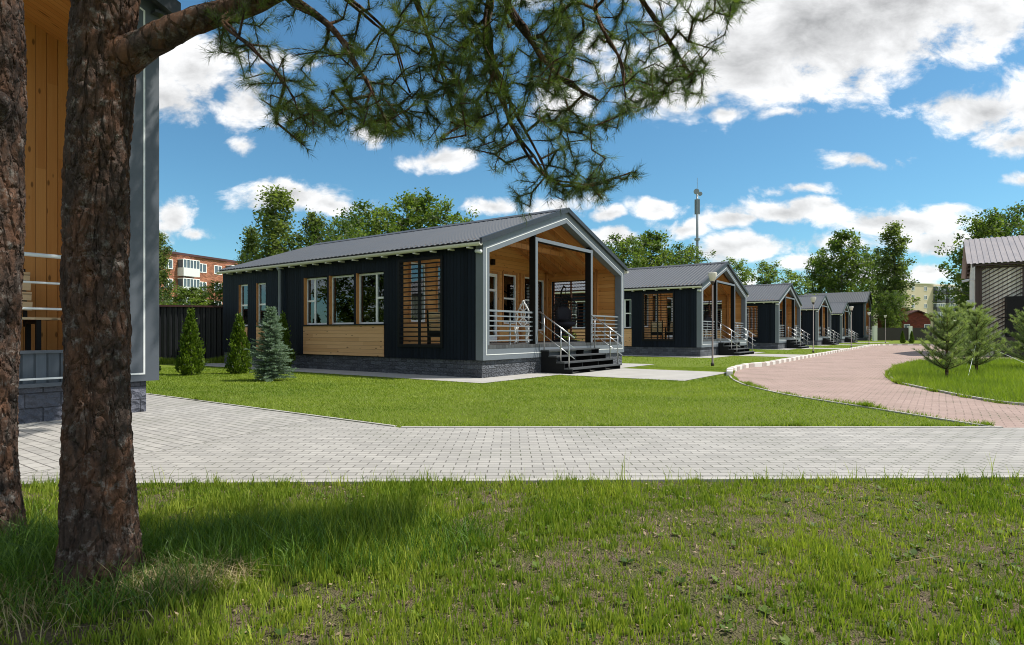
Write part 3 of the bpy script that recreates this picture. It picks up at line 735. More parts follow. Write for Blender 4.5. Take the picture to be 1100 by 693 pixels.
# ------------------------------------------------------------------ porch furniture
def make_armchair():
    r = empty('armchair', (0, 0, 0), 0, '', 'armchair', 'slatted wooden armchairs on the porches')
    s = MB()
    for i in range(5): s.box(-.26, .26, -.28+i*.115, -.18+i*.115, .40, .43)
    s.build('seat', M['bench'], r)
    MB().box(-.262, .262, -.245, .245, .22, .395).build('seat_frame', M['black'], r)
    b = MB()
    for i in range(4):
        z = .50+i*.125; y = .29+i*.045; b.beam((-.26, y, z), (.26, y, z), .025, .11, (0, -.35, 1))
    b.build('backrest', M['bench'], r)
    for x in (-.29, .29):
        l = MB(); l.box(x-.025, x+.025, -.30, -.25, 0, .64); l.box(x-.025, x+.025, .25, .30, 0, .60); l.beam((x, .27, .4), (x, .45, .98), .05, .04, (0, 1, 0)); l.box(x-.023, x+.023, -.25, .25, .36, .40)
        l.build('leg', M['black'], r); MB().box(x-.04, x+.04, -.33, .30, .642, .672).build('armrest', M['black'], r)
    return r
def inside(obj, cabin_i, x, y, rz, label):
    s = 17.65*cabin_i; put(obj, G(s+x, y, .882), TH+rz, 1, label); return obj
a0 = inside(make_armchair(), 0, .72, 2.2, R(128), 'slatted wooden armchair behind the slatted screen of the nearest cabin')
inside(copy_tree(a0), 1, .65, 2.6, R(112), 'left one of two wooden armchairs behind the screen of the second cabin')
inside(copy_tree(a0), 1, .72, 1.75, R(130), 'right one of two wooden armchairs behind the screen of the second cabin')
def make_white_chair():
    r = empty('ornate_chair', (0, 0, 0), 0, '', 'chair', 'white ornate porch chairs')
    s = MB()
    for k in range(9):
        a = -math.pi/2+k*math.pi/4.5
        s.tube([(0, 0, .52), (.1*math.cos(a), .1*math.sin(a), .535), (.22*math.cos(a), .22*math.sin(a), .525)], .014, 6)
    s.tube([(.24*math.cos(t), .24*math.sin(t), .525) for t in np.linspace(0, 2*math.pi, 25)], .02, 8)
    s.tube([(.13*math.cos(t), .13*math.sin(t), .53) for t in np.linspace(0, 2*math.pi, 25)], .016, 8)
    s.build('seat', M['white'], r, True)
    for k in range(4):
        a = math.pi/4+k*math.pi/2; c, d = math.cos(a), math.sin(a)
        MB().tube([(.22*c, .22*d, .52), (.27*c, .27*d, .38), (.2*c, .2*d, .2), (.22*c, .22*d, .08), (.29*c, .29*d, 0)], [.038, .036, .028, .027, .034], 8).build('leg', M['white'], r, True)
    b = MB()
    out = [(-.2, .52), (-.22, .68), (-.16, .82), (-.2, .95), (-.12, 1.1), (-.05, 1.2), (0, 1.32), (.05, 1.2), (.12, 1.1), (.2, .95), (.16, .82), (.22, .68), (.2, .52)]
    b.tube([(x, .2+.1*(z-.5), z) for x, z in out], .028, 8)
    for sgn in (-1, 1):
        b.tube([(sgn*(.02+.09*math.sin(t*3)), .2+.1*(z-.5), z) for t, z in zip(np.linspace(0, 3, 14), np.linspace(.54, 1.22, 14))], .022, 6)
        b.tube([(sgn*(.09+.05*math.cos(t)), .22, .66+.05*math.sin(t)) for t in np.linspace(0, 6.28, 14)], .012, 6)
    b.tube([(0, .21, .54), (0, .29, 1.3)], .013, 6)
    b.tube([(.045*math.cos(t), .28, 1.27+.055*math.sin(t)) for t in np.linspace(0, 6.28, 12)], .016, 6)
    b.build('backrest', M['white'], r, True)
    return r
w0 = inside(make_white_chair(), 0, 2.62, .55, R(-65), 'white ornate openwork chair on the porch of the nearest cabin')
inside(copy_tree(w0), 1, 2.2, .7, R(-40), 'white ornate chair on the porch of the second cabin')
inside(copy_tree(w0), 2, 1.5, .7, R(-50), 'white ornate chair on the porch of the third cabin')
def make_egg():
    r = empty('hanging_chair', (0, 0, 0), 0, '', 'hanging chair', 'black hanging egg chairs')
    b = MB(); prof = lambda v: .50*math.sin(math.pi*min(1, max(0, v)))**.62
    zc = lambda v: .45+1.32*v
    for k in range(26):
        a = R(52)+R(256)*k/25
        b.tube([(prof(v)*math.cos(a)*1.0, prof(v)*math.sin(a), zc(v)) for v in np.linspace(.02, .98, 14)], .011, 5)
    for v in np.linspace(.06, .94, 20):
        b.tube([(prof(v)*math.cos(a), prof(v)*math.sin(a), zc(v)) for a in np.linspace(R(52), R(308), 26)], .010, 5)
    for v in np.linspace(.02, .30, 10):
        b.tube([(prof(v)*math.cos(a), prof(v)*math.sin(a), zc(v)) for a in np.linspace(R(-55), R(55), 14)], .016, 5)
    b.build('basket', M['wicker'], r, True)
    c = MB(); vs = []; fs = []
    n, mm = 16, 8
    for i in range(mm+1):
        ph = math.pi*i/mm
        for j in range(n): vs.append((.40*math.sin(ph)*math.cos(2*math.pi*j/n)+.03, .40*math.sin(ph)*math.sin(2*math.pi*j/n), .68+.13*math.cos(ph)))
    fs = [(i*n+j, i*n+(j+1) % n, (i+1)*n+(j+1) % n, (i+1)*n+j) for i in range(mm) for j in range(n)]
    c.add(vs, fs)
    vs = [(p[2]*.55-.62, p[1]*.85, p[0]*.8+1.02) for p in vs]; c.add(vs, fs); c.build('cushion', M['cushion'], r, True)
    s = MB(); s.tube([(-.62, 0, .03), (-.66, 0, .6), (-.64, 0, 1.4), (-.48, 0, 1.95), (-.2, 0, 2.12), (0, 0, 2.05)], .032, 8)
    s.tube([(.47*math.cos(t)-.1, .47*math.sin(t), .03) for t in np.linspace(0, 6.284, 24)], .026, 8); s.build('stand', M['black'], r, True)
    h = MB(); h.tube([(0, 0, 2.06), (0, 0, 1.75)], .012, 6); h.build('chain', M['black'], r)
    return r
e0 = inside(make_egg(), 0, 7.25, 1.75, R(230), 'black wicker egg chair hanging inside the porch of the nearest cabin')
inside(copy_tree(e0), 1, 7.1, 1.75, R(230), 'black wicker egg chair hanging inside the porch of the second cabin')

# bench on the lodge porch
bn = empty('porch_bench', G(-9.83, 1.35, .90), TH, 'slatted wooden bench on the lodge porch behind the pine trunks', 'bench')
b = MB()
for i in range(4): b.beam((-.85, .30+i*.035, .72+i*.155), (.72, .30+i*.035, .72+i*.155), .03, .13, (0, -.2, 1))
b.build('backrest', M['bench'], bn)
b = MB()
for i in range(4): b.box(-.9, .95, -.28+i*.14, -.16+i*.14, .50, .535)
b.build('seat', M['bench'], bn)
for x in (-.75, .65):
    l = MB(); l.box(x-.03, x+.03, -.25, -.19, 0, .5); l.box(x-.03, x+.03, .2, .26, 0, .5); l.beam((x, .34, .4), (x, .46, 1.3), .05, .04, (0, 1, 0)); l.box(x-.028, x+.028, -.19, .2, .44, .497); l.build('leg', M['black'], bn)

# ------------------------------------------------------------------ street lamps
def make_lamp():
    r = empty('street_lamp', (0, 0, 0), 0, '', 'street lamp', 'lamp posts along the road')
    MB().tube([(0, 0, 0), (0, 0, .12), (0, 0, .13), (0, 0, 3.02)], [.06, .06, .034, .028], 10).build('pole', M['pole'], r, True)
    MB().tube([(0, 0, 2.98), (0, 0, 3.05), (0, 0, 3.09)], [.03, .07, .085], 14).build('collar', M['pole'], r, True)
    MB().tube([(0, 0, 3.09), (0, 0, 3.10), (0, 0, 3.37), (0, 0, 3.39)], [.07, .085, .165, .16], 18).build('lamp_shade', M['lampglass'], r, True)
    MB().tube([(0, 0, 3.391), (0, 0, 3.42)], [.168, .14], 18).build('cap', M['lampglass'], r, True)
    return r
L0 = make_lamp(); x, y = gp(765.4, 393.3); put(L0, (x, y, 0), 0, 1, 'nearest and tallest looking lamp post, on the lawn in front of the second cabin')
for (px, py, lb_) in ((873.6, 379, 'second lamp post, in front of the fourth cabin'), (914.5, 373.6, 'third lamp post, in front of the tall lodge wall'), (933.5, 370.2, 'fourth lamp post, by the front corner of the far lodge'), (951, 368.5, 'farthest lamp post, by the brown fence at the road end')):
    x, y = gp(px, py); put(copy_tree(L0), (x, y, 0), 0, 1, lb_)

# ------------------------------------------------------------------ fences
fn = empty('sheet_fence', (0, 0, 0), 0, 'dark corrugated metal fence left of the nearest cabin', 'fence')
b = MB(); fa, fb = Vector((-19.5, 21.6, 0)), Vector((-11.0, 24.4, 0)); n = 90; d = (fb-fa)/n; nn = Vector((-d.y, d.x, 0)).normalized()
for i in range(n):
    o = nn*(.0 if i % 2 else .05); p, r_ = fa+d*i, fa+d*(i+1)
    o2 = nn*(.05 if i % 2 else .0)
    m1 = p+(r_-p)*.7
    for (q0, q1, oa, ob) in ((p, m1, o, o), (m1, r_, o, o2)):
        b.add([q0+oa, q1+ob, q1+ob+Vector((0, 0, 2.25)), q0+oa+Vector((0, 0, 2.25))], [(0, 1, 2, 3)])
b.build('sheet', M['fence'], fn)
b = MB(); b.beam(fa+Vector((0, 0, 2.28)), fb+Vector((0, 0, 2.28)), .1, .07); b.build('cap', M['maroon'], fn)
b = MB()
for i in range(0, n+1, 18): b.box(*(fa+d*i+nn*.1).to_tuple()[:1], (fa+d*i+nn*.1).x+.07, (fa+d*i+nn*.1).y, (fa+d*i+nn*.1).y+.07, 0, 2.2)
b.build('post', M['fence'], fn)
ff = empty('brown_fence', (0, 0, 0), 0, 'dark brown board fence with pale posts across the far road end', 'fence')
b = MB(); pb = []
xs = np.linspace(56, 66.8, 3).tolist()+[72.5, 78, 84, 90]
for i in range(len(xs)-1):
    b.box(xs[i]+.25, xs[i+1]-.25, 91.9, 92.0, .1, 2.05)
b.build('board_panel', M['brownfence'], ff)
for x in xs: MB().box(x-.24, x+.24, 91.7, 92.2, 0, 2.3).build('post', M['cream'], ff)

# ------------------------------------------------------------------ right white building
def make_store():
    r = empty('white_lodge', G(0, 0), TH, 'white boarded building with dark slanted slat screen behind the young pines', 'building')
    c = Vector((24.72, 31.7, 0))-A0; s0, t0 = c.dot(U), c.dot(V)
    r.location = G(s0, t0); Wd, L, EZ, RZ = 9.4, 16, 5.0, 6.75; m = (RZ-EZ)/(Wd/2); zr = lambda x: RZ-m*abs(x-Wd/2)
    # local: x = away from camera side (u), y = along v; body spans y in [-L, 0]
    w = MB().gridwall('y', 0, .2, -L, 0, .0, EZ, [(-9, -7.6, 1.6, 3.2)]); w.gridwall('x', -.2, 0, .2, Wd-.2, 0, EZ, [(1.6, 2.7, 2.6, 4.2)]); w.gridwall('y', Wd-.2, Wd, -L, 0, 0, EZ, [])
    w.prism_y([(0, EZ), (Wd, EZ), (Wd/2, RZ-.05)], -.2, -.001); w.build('wall', M['whitewall'], r)
    make_window(r, 'x', -.1, 1.6, 2.7, 2.6, 4.2, 1); make_window(r, 'y', .1, -9, -7.6, 1.6, 3.2, -1)
    ro = MB()
    for xa, xb in ((-.55, Wd/2), (Wd+.55, Wd/2)):
        k = corrugated(min(xa, xb), max(xa, xb), lambda x: zr(x)+.05, -L-.3, .22, .25, .035); ro.add(k.v, k.f)
    ro.build('roof', M['paleroof'], r, fix=False)
    rf = MB()
    for xa, xb in ((-.55, Wd/2), (Wd+.55, Wd/2)):
        rf.prism_y([(xa, zr(xa)-.14), (xb, zr(xb)-.14), (xb, zr(xb)+.03), (xa, zr(xa)+.03)], .14, .20)
        for i in range(9):
            x = xa+(xb-xa)*(i+.3)/9; rf.box(x-.05, x+.05, .003, .139, zr(x)-.13, zr(x)+.02)
    rf.box(-.50, -.003, -L, .1, EZ-.26, EZ-.2)
    rf.build('eaves', M['brown'], r)
    MB().box(-.06, .06, -.16, .06, 0, EZ-.27).build('corner_post', M['brown'], r)
    sc = MB(); y0, y1, z0, z1 = -1.86, -.22, .4, EZ-.3
    for p in ((y0-.08, y0, z0, z1), (y1, y1+.08, z0, z1)): sc.box(-.10, -.02, *p)
    sc.box(-.10, -.02, y0, y1, z1-.08, z1); sc.box(-.10, -.02, y0, y1, z0, z0+.08)
    z = z0-1.0
    while z < z1:
        # board rising to the right of the picture (towards -y)
        ya, za, yb, zb = y1, z, y0, z+1.05
        if za < z0: ya = y1-(z0-za)/1.05*(y1-y0); za = z0
        if zb > z1-.08: k = (z1-.08-za)/(zb-za); yb = ya+(yb-ya)*k; zb = z1-.08
        if yb < ya-.05: sc.beam((-.06, ya, za), (-.06, yb, zb), .05, .068, (1, 0, 0))
        z += .205
    sc.build('slatted_screen', M['brown'], r)
    bx = MB().box(-1.3, -.005, -3.6, -1.15, 1.0, 3.05).build('entrance_box', M['black'], r)
    MB().box(-1.4, -.004, -5.5, -.7, -.1, 1.0).build('plinth', M['brownfence'], r)
    h = MB()
    for z in (2.0,): h.tube([(-1.45, -.8, z), (-1.45, -5.5, z)], .025, 6)
    for y in (-3.7, -5.4): h.tube([(-1.45, y, .0), (-1.45, y, 2.0)], .025, 6)
    h.build('railing', M['black'], r)
    MB().box(2.9, 3.7, .0, .32, 2.5, 3.1).build('air_conditioner', M['white'], r); MB().box(.5, .8, .0, .2, 2.0, 2.9).build('meter_box', M['white'], r)
    k = MB(); k.tube([(1.0, 0, 4.1), (1.0, .35, 4.15)], .03, 6); k.tube([(1.0, .3, 4.12), (1.0, .6, 4.05)], .07, 8); k.build('security_camera', M['white'], r)
make_store()

# ------------------------------------------------------------------ far buildings and mast
def block(name, label, px0, px1, y0, dirv, nfl, fl_h, wmat, nw, bal, top, depth=12, wcol='farwindow'):
    p0 = at(px0, HY, y0); p0.z = 0
    d = Vector((dirv[0], dirv[1], 0)).normalized()
    k = (px1-HX)/F; L = (k*p0.y-p0.x)/(d.x-k*d.y)
    rz = math.atan2(d.y, d.x); r = empty(name, p0, rz, label, 'apartment block')
    hgt = top
    MB().box(0, L, 0, depth, 0, hgt).build('wall', M[wmat], r)
    MB().box(-.2, L+.2, -.25, depth+.2, hgt, hgt+.35).build('parapet', M['maroon' if wmat == 'brick' else 'cream'], r)
    stp = L/nw
    for f in range(nfl):
        z = hgt-.9-1.5-f*fl_h
        if z < 0: break
        for i in range(nw):
            if (i, f) in bal or any(bb[0] == i and bb[1] == 'all' for bb in bal): continue
            x = stp*(i+.5); w = MB(); a, b_ = x-.8, x+.8
            w.box(a, a+.12, -.06, .02, z, z+1.5); w.box(b_-.12, b_, -.06, .02, z, z+1.5); w.box(a+.12, b_-.12, -.06, .02, z, z+.12); w.box(a+.12, b_-.12, -.06, .02, z+1.38, z+1.5); w.box(x-.06, x+.06, -.055, .02, z+.12, z+1.38)
            wo = w.build('window', M['pvc'], r); MB().box(a+.1, b_-.1, -.02, .03, z+.1, z+1.4).build('pane', M[wcol], wo)
        for (i, how) in bal:
            if how != 'all': continue
            x = stp*(i+.5); q = min(2.4, stp*.48)
            w = MB(); w.box(x-q, x+q, -1.3, 0, z-.95, z+.35)
            bo = w.build('balcony', M['white' if wmat == 'brick' else 'darkband'], r)
            g = MB(); n = 5
            for j in range(n+1): xx = x-q+2*q*j/n; g.box(xx-.05, xx+.05, -1.28, -1.2, z+.35, z+1.6)
            g.box(x-q, x+q, -1.28, 0, z+1.6, z+1.72); g.build('glazing_frame', M['pvc'], bo)
            MB().box(x-q+.05, x+q-.05, -1.22, -.05, z+.35, z+1.6).build('pane', M[wcol], bo)
    return r
block('brick_apartment_block', 'red brick apartment block with white glazed balconies beyond the dark fence', 150, 272, 88, (240/640, 1), 5, 3.0, 'brick', 7, [(2, 'all'), (5, 'all')], 13.6, 10)
block('beige_apartment_block', 'beige apartment block far behind the road end, with dark balcony bands', 974, 1085, 205, (1, .42), 6, 3.0, 'beige', 9, [(2, 'all'), (3, 'all'), (5, 'all'), (6, 'all')], 18.4, 14)
hr = empty('brick_shed', (0, 0, 0), 0, 'small dark red gabled house behind the far brown fence', 'house')
cx, yy = at(985, 0, 100).x, 100
MB().box(cx-2.3, cx+2.3, yy, yy+7, 0, 4.0).prism_y([(cx-2.3, 4), (cx+2.3, 4), (cx, 4.85)], yy, yy+6.99).build('wall', M['redhouse'], hr)
b = MB()
for sg in (-1, 1): b.prism_y([(cx+sg*2.75, 3.9), (cx, 4.93), (cx, 5.08), (cx+sg*2.75, 4.05)], yy-.4, yy+7.2)
ro = b.build('roof', M['maroon'], hr); MB().box(cx-1.75, cx-1.3, yy+1, yy+1.5, 4.0, 5.5).build('chimney', M['redhouse'], ro)
for x in (-1.7, 1.7):
    w = MB().box(cx+x-.5, cx+x+.5, yy-.05, yy+.02, 1.3, 2.7).build('window', M['pvc'], hr); MB().box(cx+x-.42, cx+x+.42, yy-.07, yy-.045, 1.38, 2.62).build('pane', M['farwindow'], w)
ms = empty('phone_mast', at(749, HY, 120)-Vector((0, 0, H)), 0, 'tall slim telephone mast with antennas behind the second cabin', 'mast')
MB().tube([(0, 0, 0), (0, 0, 12), (0, 0, 20), (0, 0, 30)], [.42, .34, .26, .18], 10).build('pole', M['rail'], ms, True)
for k in range(3):
    a = k*2.094+.3; MB().box(.4*math.cos(a)-.14, .4*math.cos(a)+.14, .4*math.sin(a)-.14, .4*math.sin(a)+.14, 25.2, 28.2).build('antenna', M['rail'], ms)
MB().tube([(-.35, -.5, 29.6), (-.35, -.75, 29.6)], [.55, .55], 16).build('dish', M['rail'], ms)
MB().tube([(.5, -.2, 29.2), (.5, -.45, 29.2)], [.4, .4], 16).build('dish', M['rail'], ms)
MB().tube([(0, 0, 30), (0, 0, 32.5)], .04, 6).build('lightning_rod', M['rail'], ms)
MB().tube([(0, 0, 19.9), (0, 0, 20.3)], [.55, .55], 12).tube([(0, 0, 15.4), (0, 0, 15.7)], [.5, .5], 12).build('platform', M['rail'], ms)

# ------------------------------------------------------------------ broadleaf trees
def rand_unit(n):
    v = RNG.normal(size=(n, 3)); return v/np.linalg.norm(v, axis=1, keepdims=True)
def leaves(centers, radii, per, size, tintc, squash=.75, droop=0.0):
    """leaf quads scattered round clump centres; returns verts, faces, tint"""
    C = np.repeat(np.asarray(centers), per, axis=0); Rr = np.repeat(np.asarray(radii), per); T = np.repeat(np.asarray(tintc), per)
    n = len(C); off = RNG.normal(size=(n, 3))*.55*Rr[:, None]; off[:, 2] = off[:, 2]*squash-np.abs(RNG.normal(size=n))*droop*Rr
    P = C+off; nrm = rand_unit(n); nrm[:, 2] = np.abs(nrm[:, 2])+.35; nrm /= np.linalg.norm(nrm, axis=1, keepdims=True)
    t = np.cross(nrm, rand_unit(n)); t /= np.linalg.norm(t, axis=1, keepdims=True); bt = np.cross(nrm, t)
    s = size*(.6+.8*RNG.random(n))[:, None]
    v = np.stack([P-t*s*.5, P-bt*s*.32+nrm*s*.06, P+t*s*.5, P+bt*s*.32+nrm*s*.06], 1).reshape(-1, 3)
    f = np.arange(4*n).reshape(n, 4)
    tv = np.clip(T+RNG.normal(size=n)*.13, 0, 1)
    return v, f, np.repeat(tv, 4)

def make_tree(name, label, cat, h, kind, seed, nleaf, lsize, mat, group):
    rr = random.Random(seed); r = empty(name, (0, 0, 0), 0, label, cat, group); tb = MB()
    pts = [Vector((0, 0, 0))]; n = 10
    for i in range(1, n+1): pts.append(Vector((pts[-1].x+rr.uniform(-.02, .02)*h*.35, pts[-1].y+rr.uniform(-.02, .02)*h*.35, h*.95*i/n)))
    r0 = h*.014+.03; tb.tube(pts, [r0*(1-.93*i/n)*(1.25 if i == 0 else 1) for i in range(n+1)], 7)
    C = []; Rd = []; Tn = []
    lo = {'birch': .16, 'round': .14, 'sparse': .3, 'bush': .04}[kind]
    nl = {'birch': 34, 'round': 34, 'sparse': 22, 'bush': 16}[kind]
    for k in range(nl):
        f = lo+(.97-lo)*((k+rr.random())/nl); z = f*h; g = (f-lo)/(1-lo)
        prof = {'birch': (.30+.9*g)*(1-g)**.75*1.15, 'round': math.sin(math.pi*min(1, .18+g*.80))**.7*.92, 'sparse': math.sin(math.pi*(.15+g*.8))**.8*.8, 'bush': math.sin(math.pi*(.25+g*.7))}[kind]
        rad = h*{'birch': .235, 'round': .36, 'sparse': .30, 'bush': .5}[kind]*prof*rr.uniform(.55, 1.18)
        a = k*2.399+rr.uniform(-.5, .5); i0 = min(n-1, int(f/.95*n)); base = pts[i0].lerp(pts[min(n, i0+1)], min(1, f/.95*n-i0))
        up = {'birch': .75, 'round': .5, 'sparse': .7, 'bush': .8}[kind]*rr.uniform(.6, 1.2)
        base = base-Vector((0, 0, rad*up*.55)); base.z = max(base.z, .05*h)
        tipv = Vector((math.cos(a)*rad, math.sin(a)*rad, rad*up)); L = []
        for j in range(5):
            t = j/4; L.append(base+Vector((tipv.x*t, tipv.y*t, tipv.z*t**.8-(rad*.16*t*t if kind == 'birch' else 0)))+Vector((rr.uniform(-1, 1), rr.uniform(-1, 1), rr.uniform(-1, 1)))*rad*.05*t)
        tb.tube(L, [max(.012, r0*.36*(1-.9*t/4)*(1-.5*g)) for t in range(5)], 5, cap=False)
        tn = rr.uniform(.1, .75)
        m = max(2, int(3+rad/h*26))
        for j in range(m):
            t = .3+.75*(j+rr.random())/m; p = L[min(4, int(t*4))].lerp(L[min(4, int(t*4)+1)], (t*4) % 1 if t < 1 else 0)
            q = p+Vector((rr.gauss(0, 1), rr.gauss(0, 1), rr.gauss(0, .8)))*rad*.20
            C.append(q); Rd.append(h*rr.uniform(.022, .055)*(1.15 if kind == 'round' else 1)); Tn.append(min(1, max(0, tn+rr.gauss(0, .16))))
            if rr.random() < .6: tb.tube([p, q], [.012, .006], 4, cap=False)
    tb.build('trunk', M['bark_far'], r)
    v, f, t = leaves([tuple(c) for c in C], Rd, max(8, nleaf//len(C)), lsize, Tn, .8, .55 if kind == 'birch' else .1)
    np_mesh('crown', v, f, M[mat], t, r)
    return r
GRP = 'trees behind the cabins'
protos = {
    'birch': make_tree('birch_tree', '', 'tree', 11, 'birch', 3, 10500, .20, 'leaf_birch', GRP),
    'birch2': make_tree('birch_tree', '', 'tree', 11, 'birch', 8, 9500, .22, 'leaf_birch', GRP),
    'round': make_tree('broadleaf_tree', '', 'tree', 10, 'round', 5, 13000, .22, 'leaf', GRP),
    'round2': make_tree('broadleaf_tree', '', 'tree', 10, 'round', 21, 12000, .25, 'leaf', GRP),
    'sparse': make_tree('broadleaf_tree', '', 'tree', 10, 'sparse', 9, 5500, .22, 'leaf', GRP),
    'bush': make_tree('leafy_shrub', '', 'shrub', 3, 'bush', 4, 5000, .12, 'leaf', 'green shrubs'),
}
used = set()
def plant(kind, px, top, y, label, group=None, wide=1.0):
    p = protos[kind]; o = p if kind not in used else copy_tree(p); used.add(kind)
    hh = {'birch': 11, 'birch2': 11, 'round': 10, 'round2': 10, 'sparse': 10, 'bush': 3}[kind]
    x = (px-HX)/F*y; want = H+(HY-top)/F*y; s = want/hh/1.0
    put(o, (x, y, 0), random.uniform(0, 6.28), (s*wide, s*wide, s), label, group)
    return o
for a in (
    ('birch', 297, 196, 42, 'tall birch rising above the left end of the nearest cabin roof', 1.15),
    ('birch2', 268, 240, 44, 'thin birch at the left edge of the group behind the nearest cabin', .9),
    ('birch2', 342, 224, 44, 'birch of middle height right of the tall one behind the nearest roof', 1.0),
    ('round', 400, 218, 46, 'broad green tree behind the middle of the nearest cabin roof', 1.0),
    ('round2', 448, 207, 50, 'broad tree with the highest crown behind the nearest cabin roof', .95),
    ('sparse', 482, 218, 48, 'loose tree at the right end of the group behind the nearest roof', .9),
    ('round', 372, 238, 40, 'low broad tree behind the nearest roof, right of the middle birch', .8),
    ('round', 668, 252, 62, 'dark broad tree just right of the nearest cabin gable', .9),
    ('round2', 700, 248, 66, 'dark broad tree behind the second cabin roof, left of the mast', .95),
    ('round', 735, 262, 70, 'lower dark tree behind the second cabin roof at the mast', .9),
    ('sparse', 790, 278, 80, 'thin tree right of the mast behind the second cabin gable', 1.1),
    ('sparse', 822, 281, 84, 'thin tree above the third cabin roof', 1.2),
    ('sparse', 850, 290, 90, 'small thin tree above the fourth cabin roof', 1.2),
    ('round2', 905, 247, 112, 'broad pale tree above the far lodge roof', .85),
    ('birch', 960, 236, 104, 'tall slender birch right of the far lodge', 1.05),
    ('round', 938, 268, 125, 'broad tree between the far lodge and the tall slender birch', .8),
    ('round2', 882, 275, 118, 'lower broad tree left of the pale tree above the far lodge roof', .8),
    ('round', 958, 312, 96, 'low leafy tree by the brown fence at the road end', .8),
    ('round2', 1062, 232, 62, 'tree leaning over the ridge of the white building', .8),
    ('round', 1085, 222, 66, 'tallest tree behind the white building roof', .9),
    ('birch2', 1043, 262, 68, 'slim tree left of the white building gable', .95),
    ('sparse', 1044, 322, 70, 'low dark tree beside the white building gable wall', .9),
    ('birch', 172, 246, 46, 'young slim tree in front of the brick apartment block', .75),
    ('round2', 205, 308, 40, 'low leafy tree showing above the dark fence below the balconies', 1.4),
    ('round', 236, 302, 42, 'low leafy tree above the dark fence beside the cabin end', 1.2),
    ('round', 165, 318, 38, 'low leafy tree above the dark fence at the lodge corner', 1.2),
): plant(*a[:5], None, a[5])
for (x, y, k, l) in ((-24, 17, 'round', 'broad tree left of the lodge that the cabin windows mirror'), (-27, 11, 'birch2', 'tall birch left of the lodge that the cabin windows mirror')):
    put(copy_tree(protos[k]), (x, y, 0), 1, 1.0, l)
put(protos['bush'], G(9.75, 2.95), 0, .42, 'round green shrub between the nearest and the second cabin'); used.add('bush')

# ------------------------------------------------------------------ thujas, spruce, young pines
def make_thuja(seed, h=1.85, rad=.36, n=5200):
    r = empty('thuja', (0, 0, 0), 0, '', 'conifer shrub', 'clipped green thujas')
    MB().tube([(0, 0, 0), (0, 0, h*.8)], [.03, .008], 6).build('trunk', M['bark_far'], r)
    g = np.random.default_rng(seed); nc = 420
    f = g.random(nc)**1.15; a = g.random(nc)*6.283
    pr = np.where(f < .12, .62+f*3.1, (1-((f-.12)/.88)**1.35))*rad
    q = pr*np.clip(.55+.5*g.random(nc), 0, 1.0)*(1+.16*np.sin(a*3+f*9)); C = np.stack([q*np.cos(a), q*np.sin(a), .05+f*h*.96], 1)
    per = n//nc; Cc = np.repeat(C, per, 0); aa = np.repeat(a, per); m = len(Cc)
    tint = np.repeat(np.clip(g.normal(.45, .28, nc), 0, 1), per)
    P = Cc+g.normal(size=(m, 3))*np.array([.035, .035, .06]); d = np.stack([np.cos(aa)*.5, np.sin(aa)*.5, np.ones(m)], 1)+g.normal(size=(m, 3))*.35
    d /= np.linalg.norm(d, axis=1, keepdims=True); s = np.cross(d, g.normal(size=(m, 3))); s /= np.linalg.norm(s, axis=1, keepdims=True)
    L = (.05+.05*g.random(m))[:, None]
    v = np.stack([P-d*L*.5, P+s*L*.26, P+d*L*.6, P-s*L*.26], 1).reshape(-1, 3)
    np_mesh('crown', v, np.arange(4*m).reshape(m, 4), M['thuja'], np.repeat(np.clip(tint+g.normal(0, .12, m), 0, 1), 4), r)
    return r
t0 = make_thuja(1); t1 = make_thuja(2)
for o, px, py, hh, l in ((t0, 205, 403, 1.0, 'green thuja in front of the dark fence, left of the other two'), (t1, 257, 401.5, .93, 'green thuja just left of the blue spruce'),
                         (copy_tree(t0), 159, 403.5, .72, 'green thuja half hidden by the lodge corner'), (copy_tree(t1), 303.5, 396.5, .98, 'green thuja hidden behind the blue spruce'),
                         (copy_tree(t0), 969.5, 368.6, .8, 'left of two tiny thujas by the far brown fence'), (copy_tree(t1), 979.3, 368.6, .78, 'right of two tiny thujas by the far brown fence')):
    x, y = gp(px, py); put(o, (x, y, 0), random.uniform(0, 6), hh, l)

def needles(P, D, L, W, tint, g):
    """thin blade per needle: base P, direction D"""
    m = len(P); s = np.cross(D, g.normal(size=(m, 3))); s /= np.linalg.norm(s, axis=1, keepdims=True)+1e-9
    L = np.asarray(L).reshape(-1, 1); W = np.asarray(W).reshape(-1, 1)
    v = np.stack([P-s*W*.5, P+s*W*.5, P+D*L], 1).reshape(-1, 3)
    return v, np.arange(3*m).reshape(m, 3), np.repeat(tint, 3)
def shoots(S, Dr, Ln, per, nl, nw, tint, g, spread=.75):
    """bottle-brush shoots: start S, direction Dr, length Ln, `per` needles on each"""
    k = len(S); Sx = np.repeat(S, per, 0); Dx = np.repeat(Dr, per, 0); Lx = np.repeat(Ln, per)[:, None]; T = np.repeat(tint, per)
    m = k*per; t = g.random((m, 1))**.85; P = Sx+Dx*Lx*t
    rnd = g.normal(size=(m, 3)); rnd -= (rnd*Dx).sum(1, keepdims=True)*Dx; rnd /= np.linalg.norm(rnd, axis=1, keepdims=True)+1e-9
    sp = spread*(1.25-.6*t); D = Dx+rnd*sp*(.8+.4*g.random((m, 1))); D /= np.linalg.norm(D, axis=1, keepdims=True)
    return needles(P, D, nl*(.75+.45*g.random(m)), np.full(m, nw), np.clip(T+g.normal(0, .12, m), 0, 1), g)

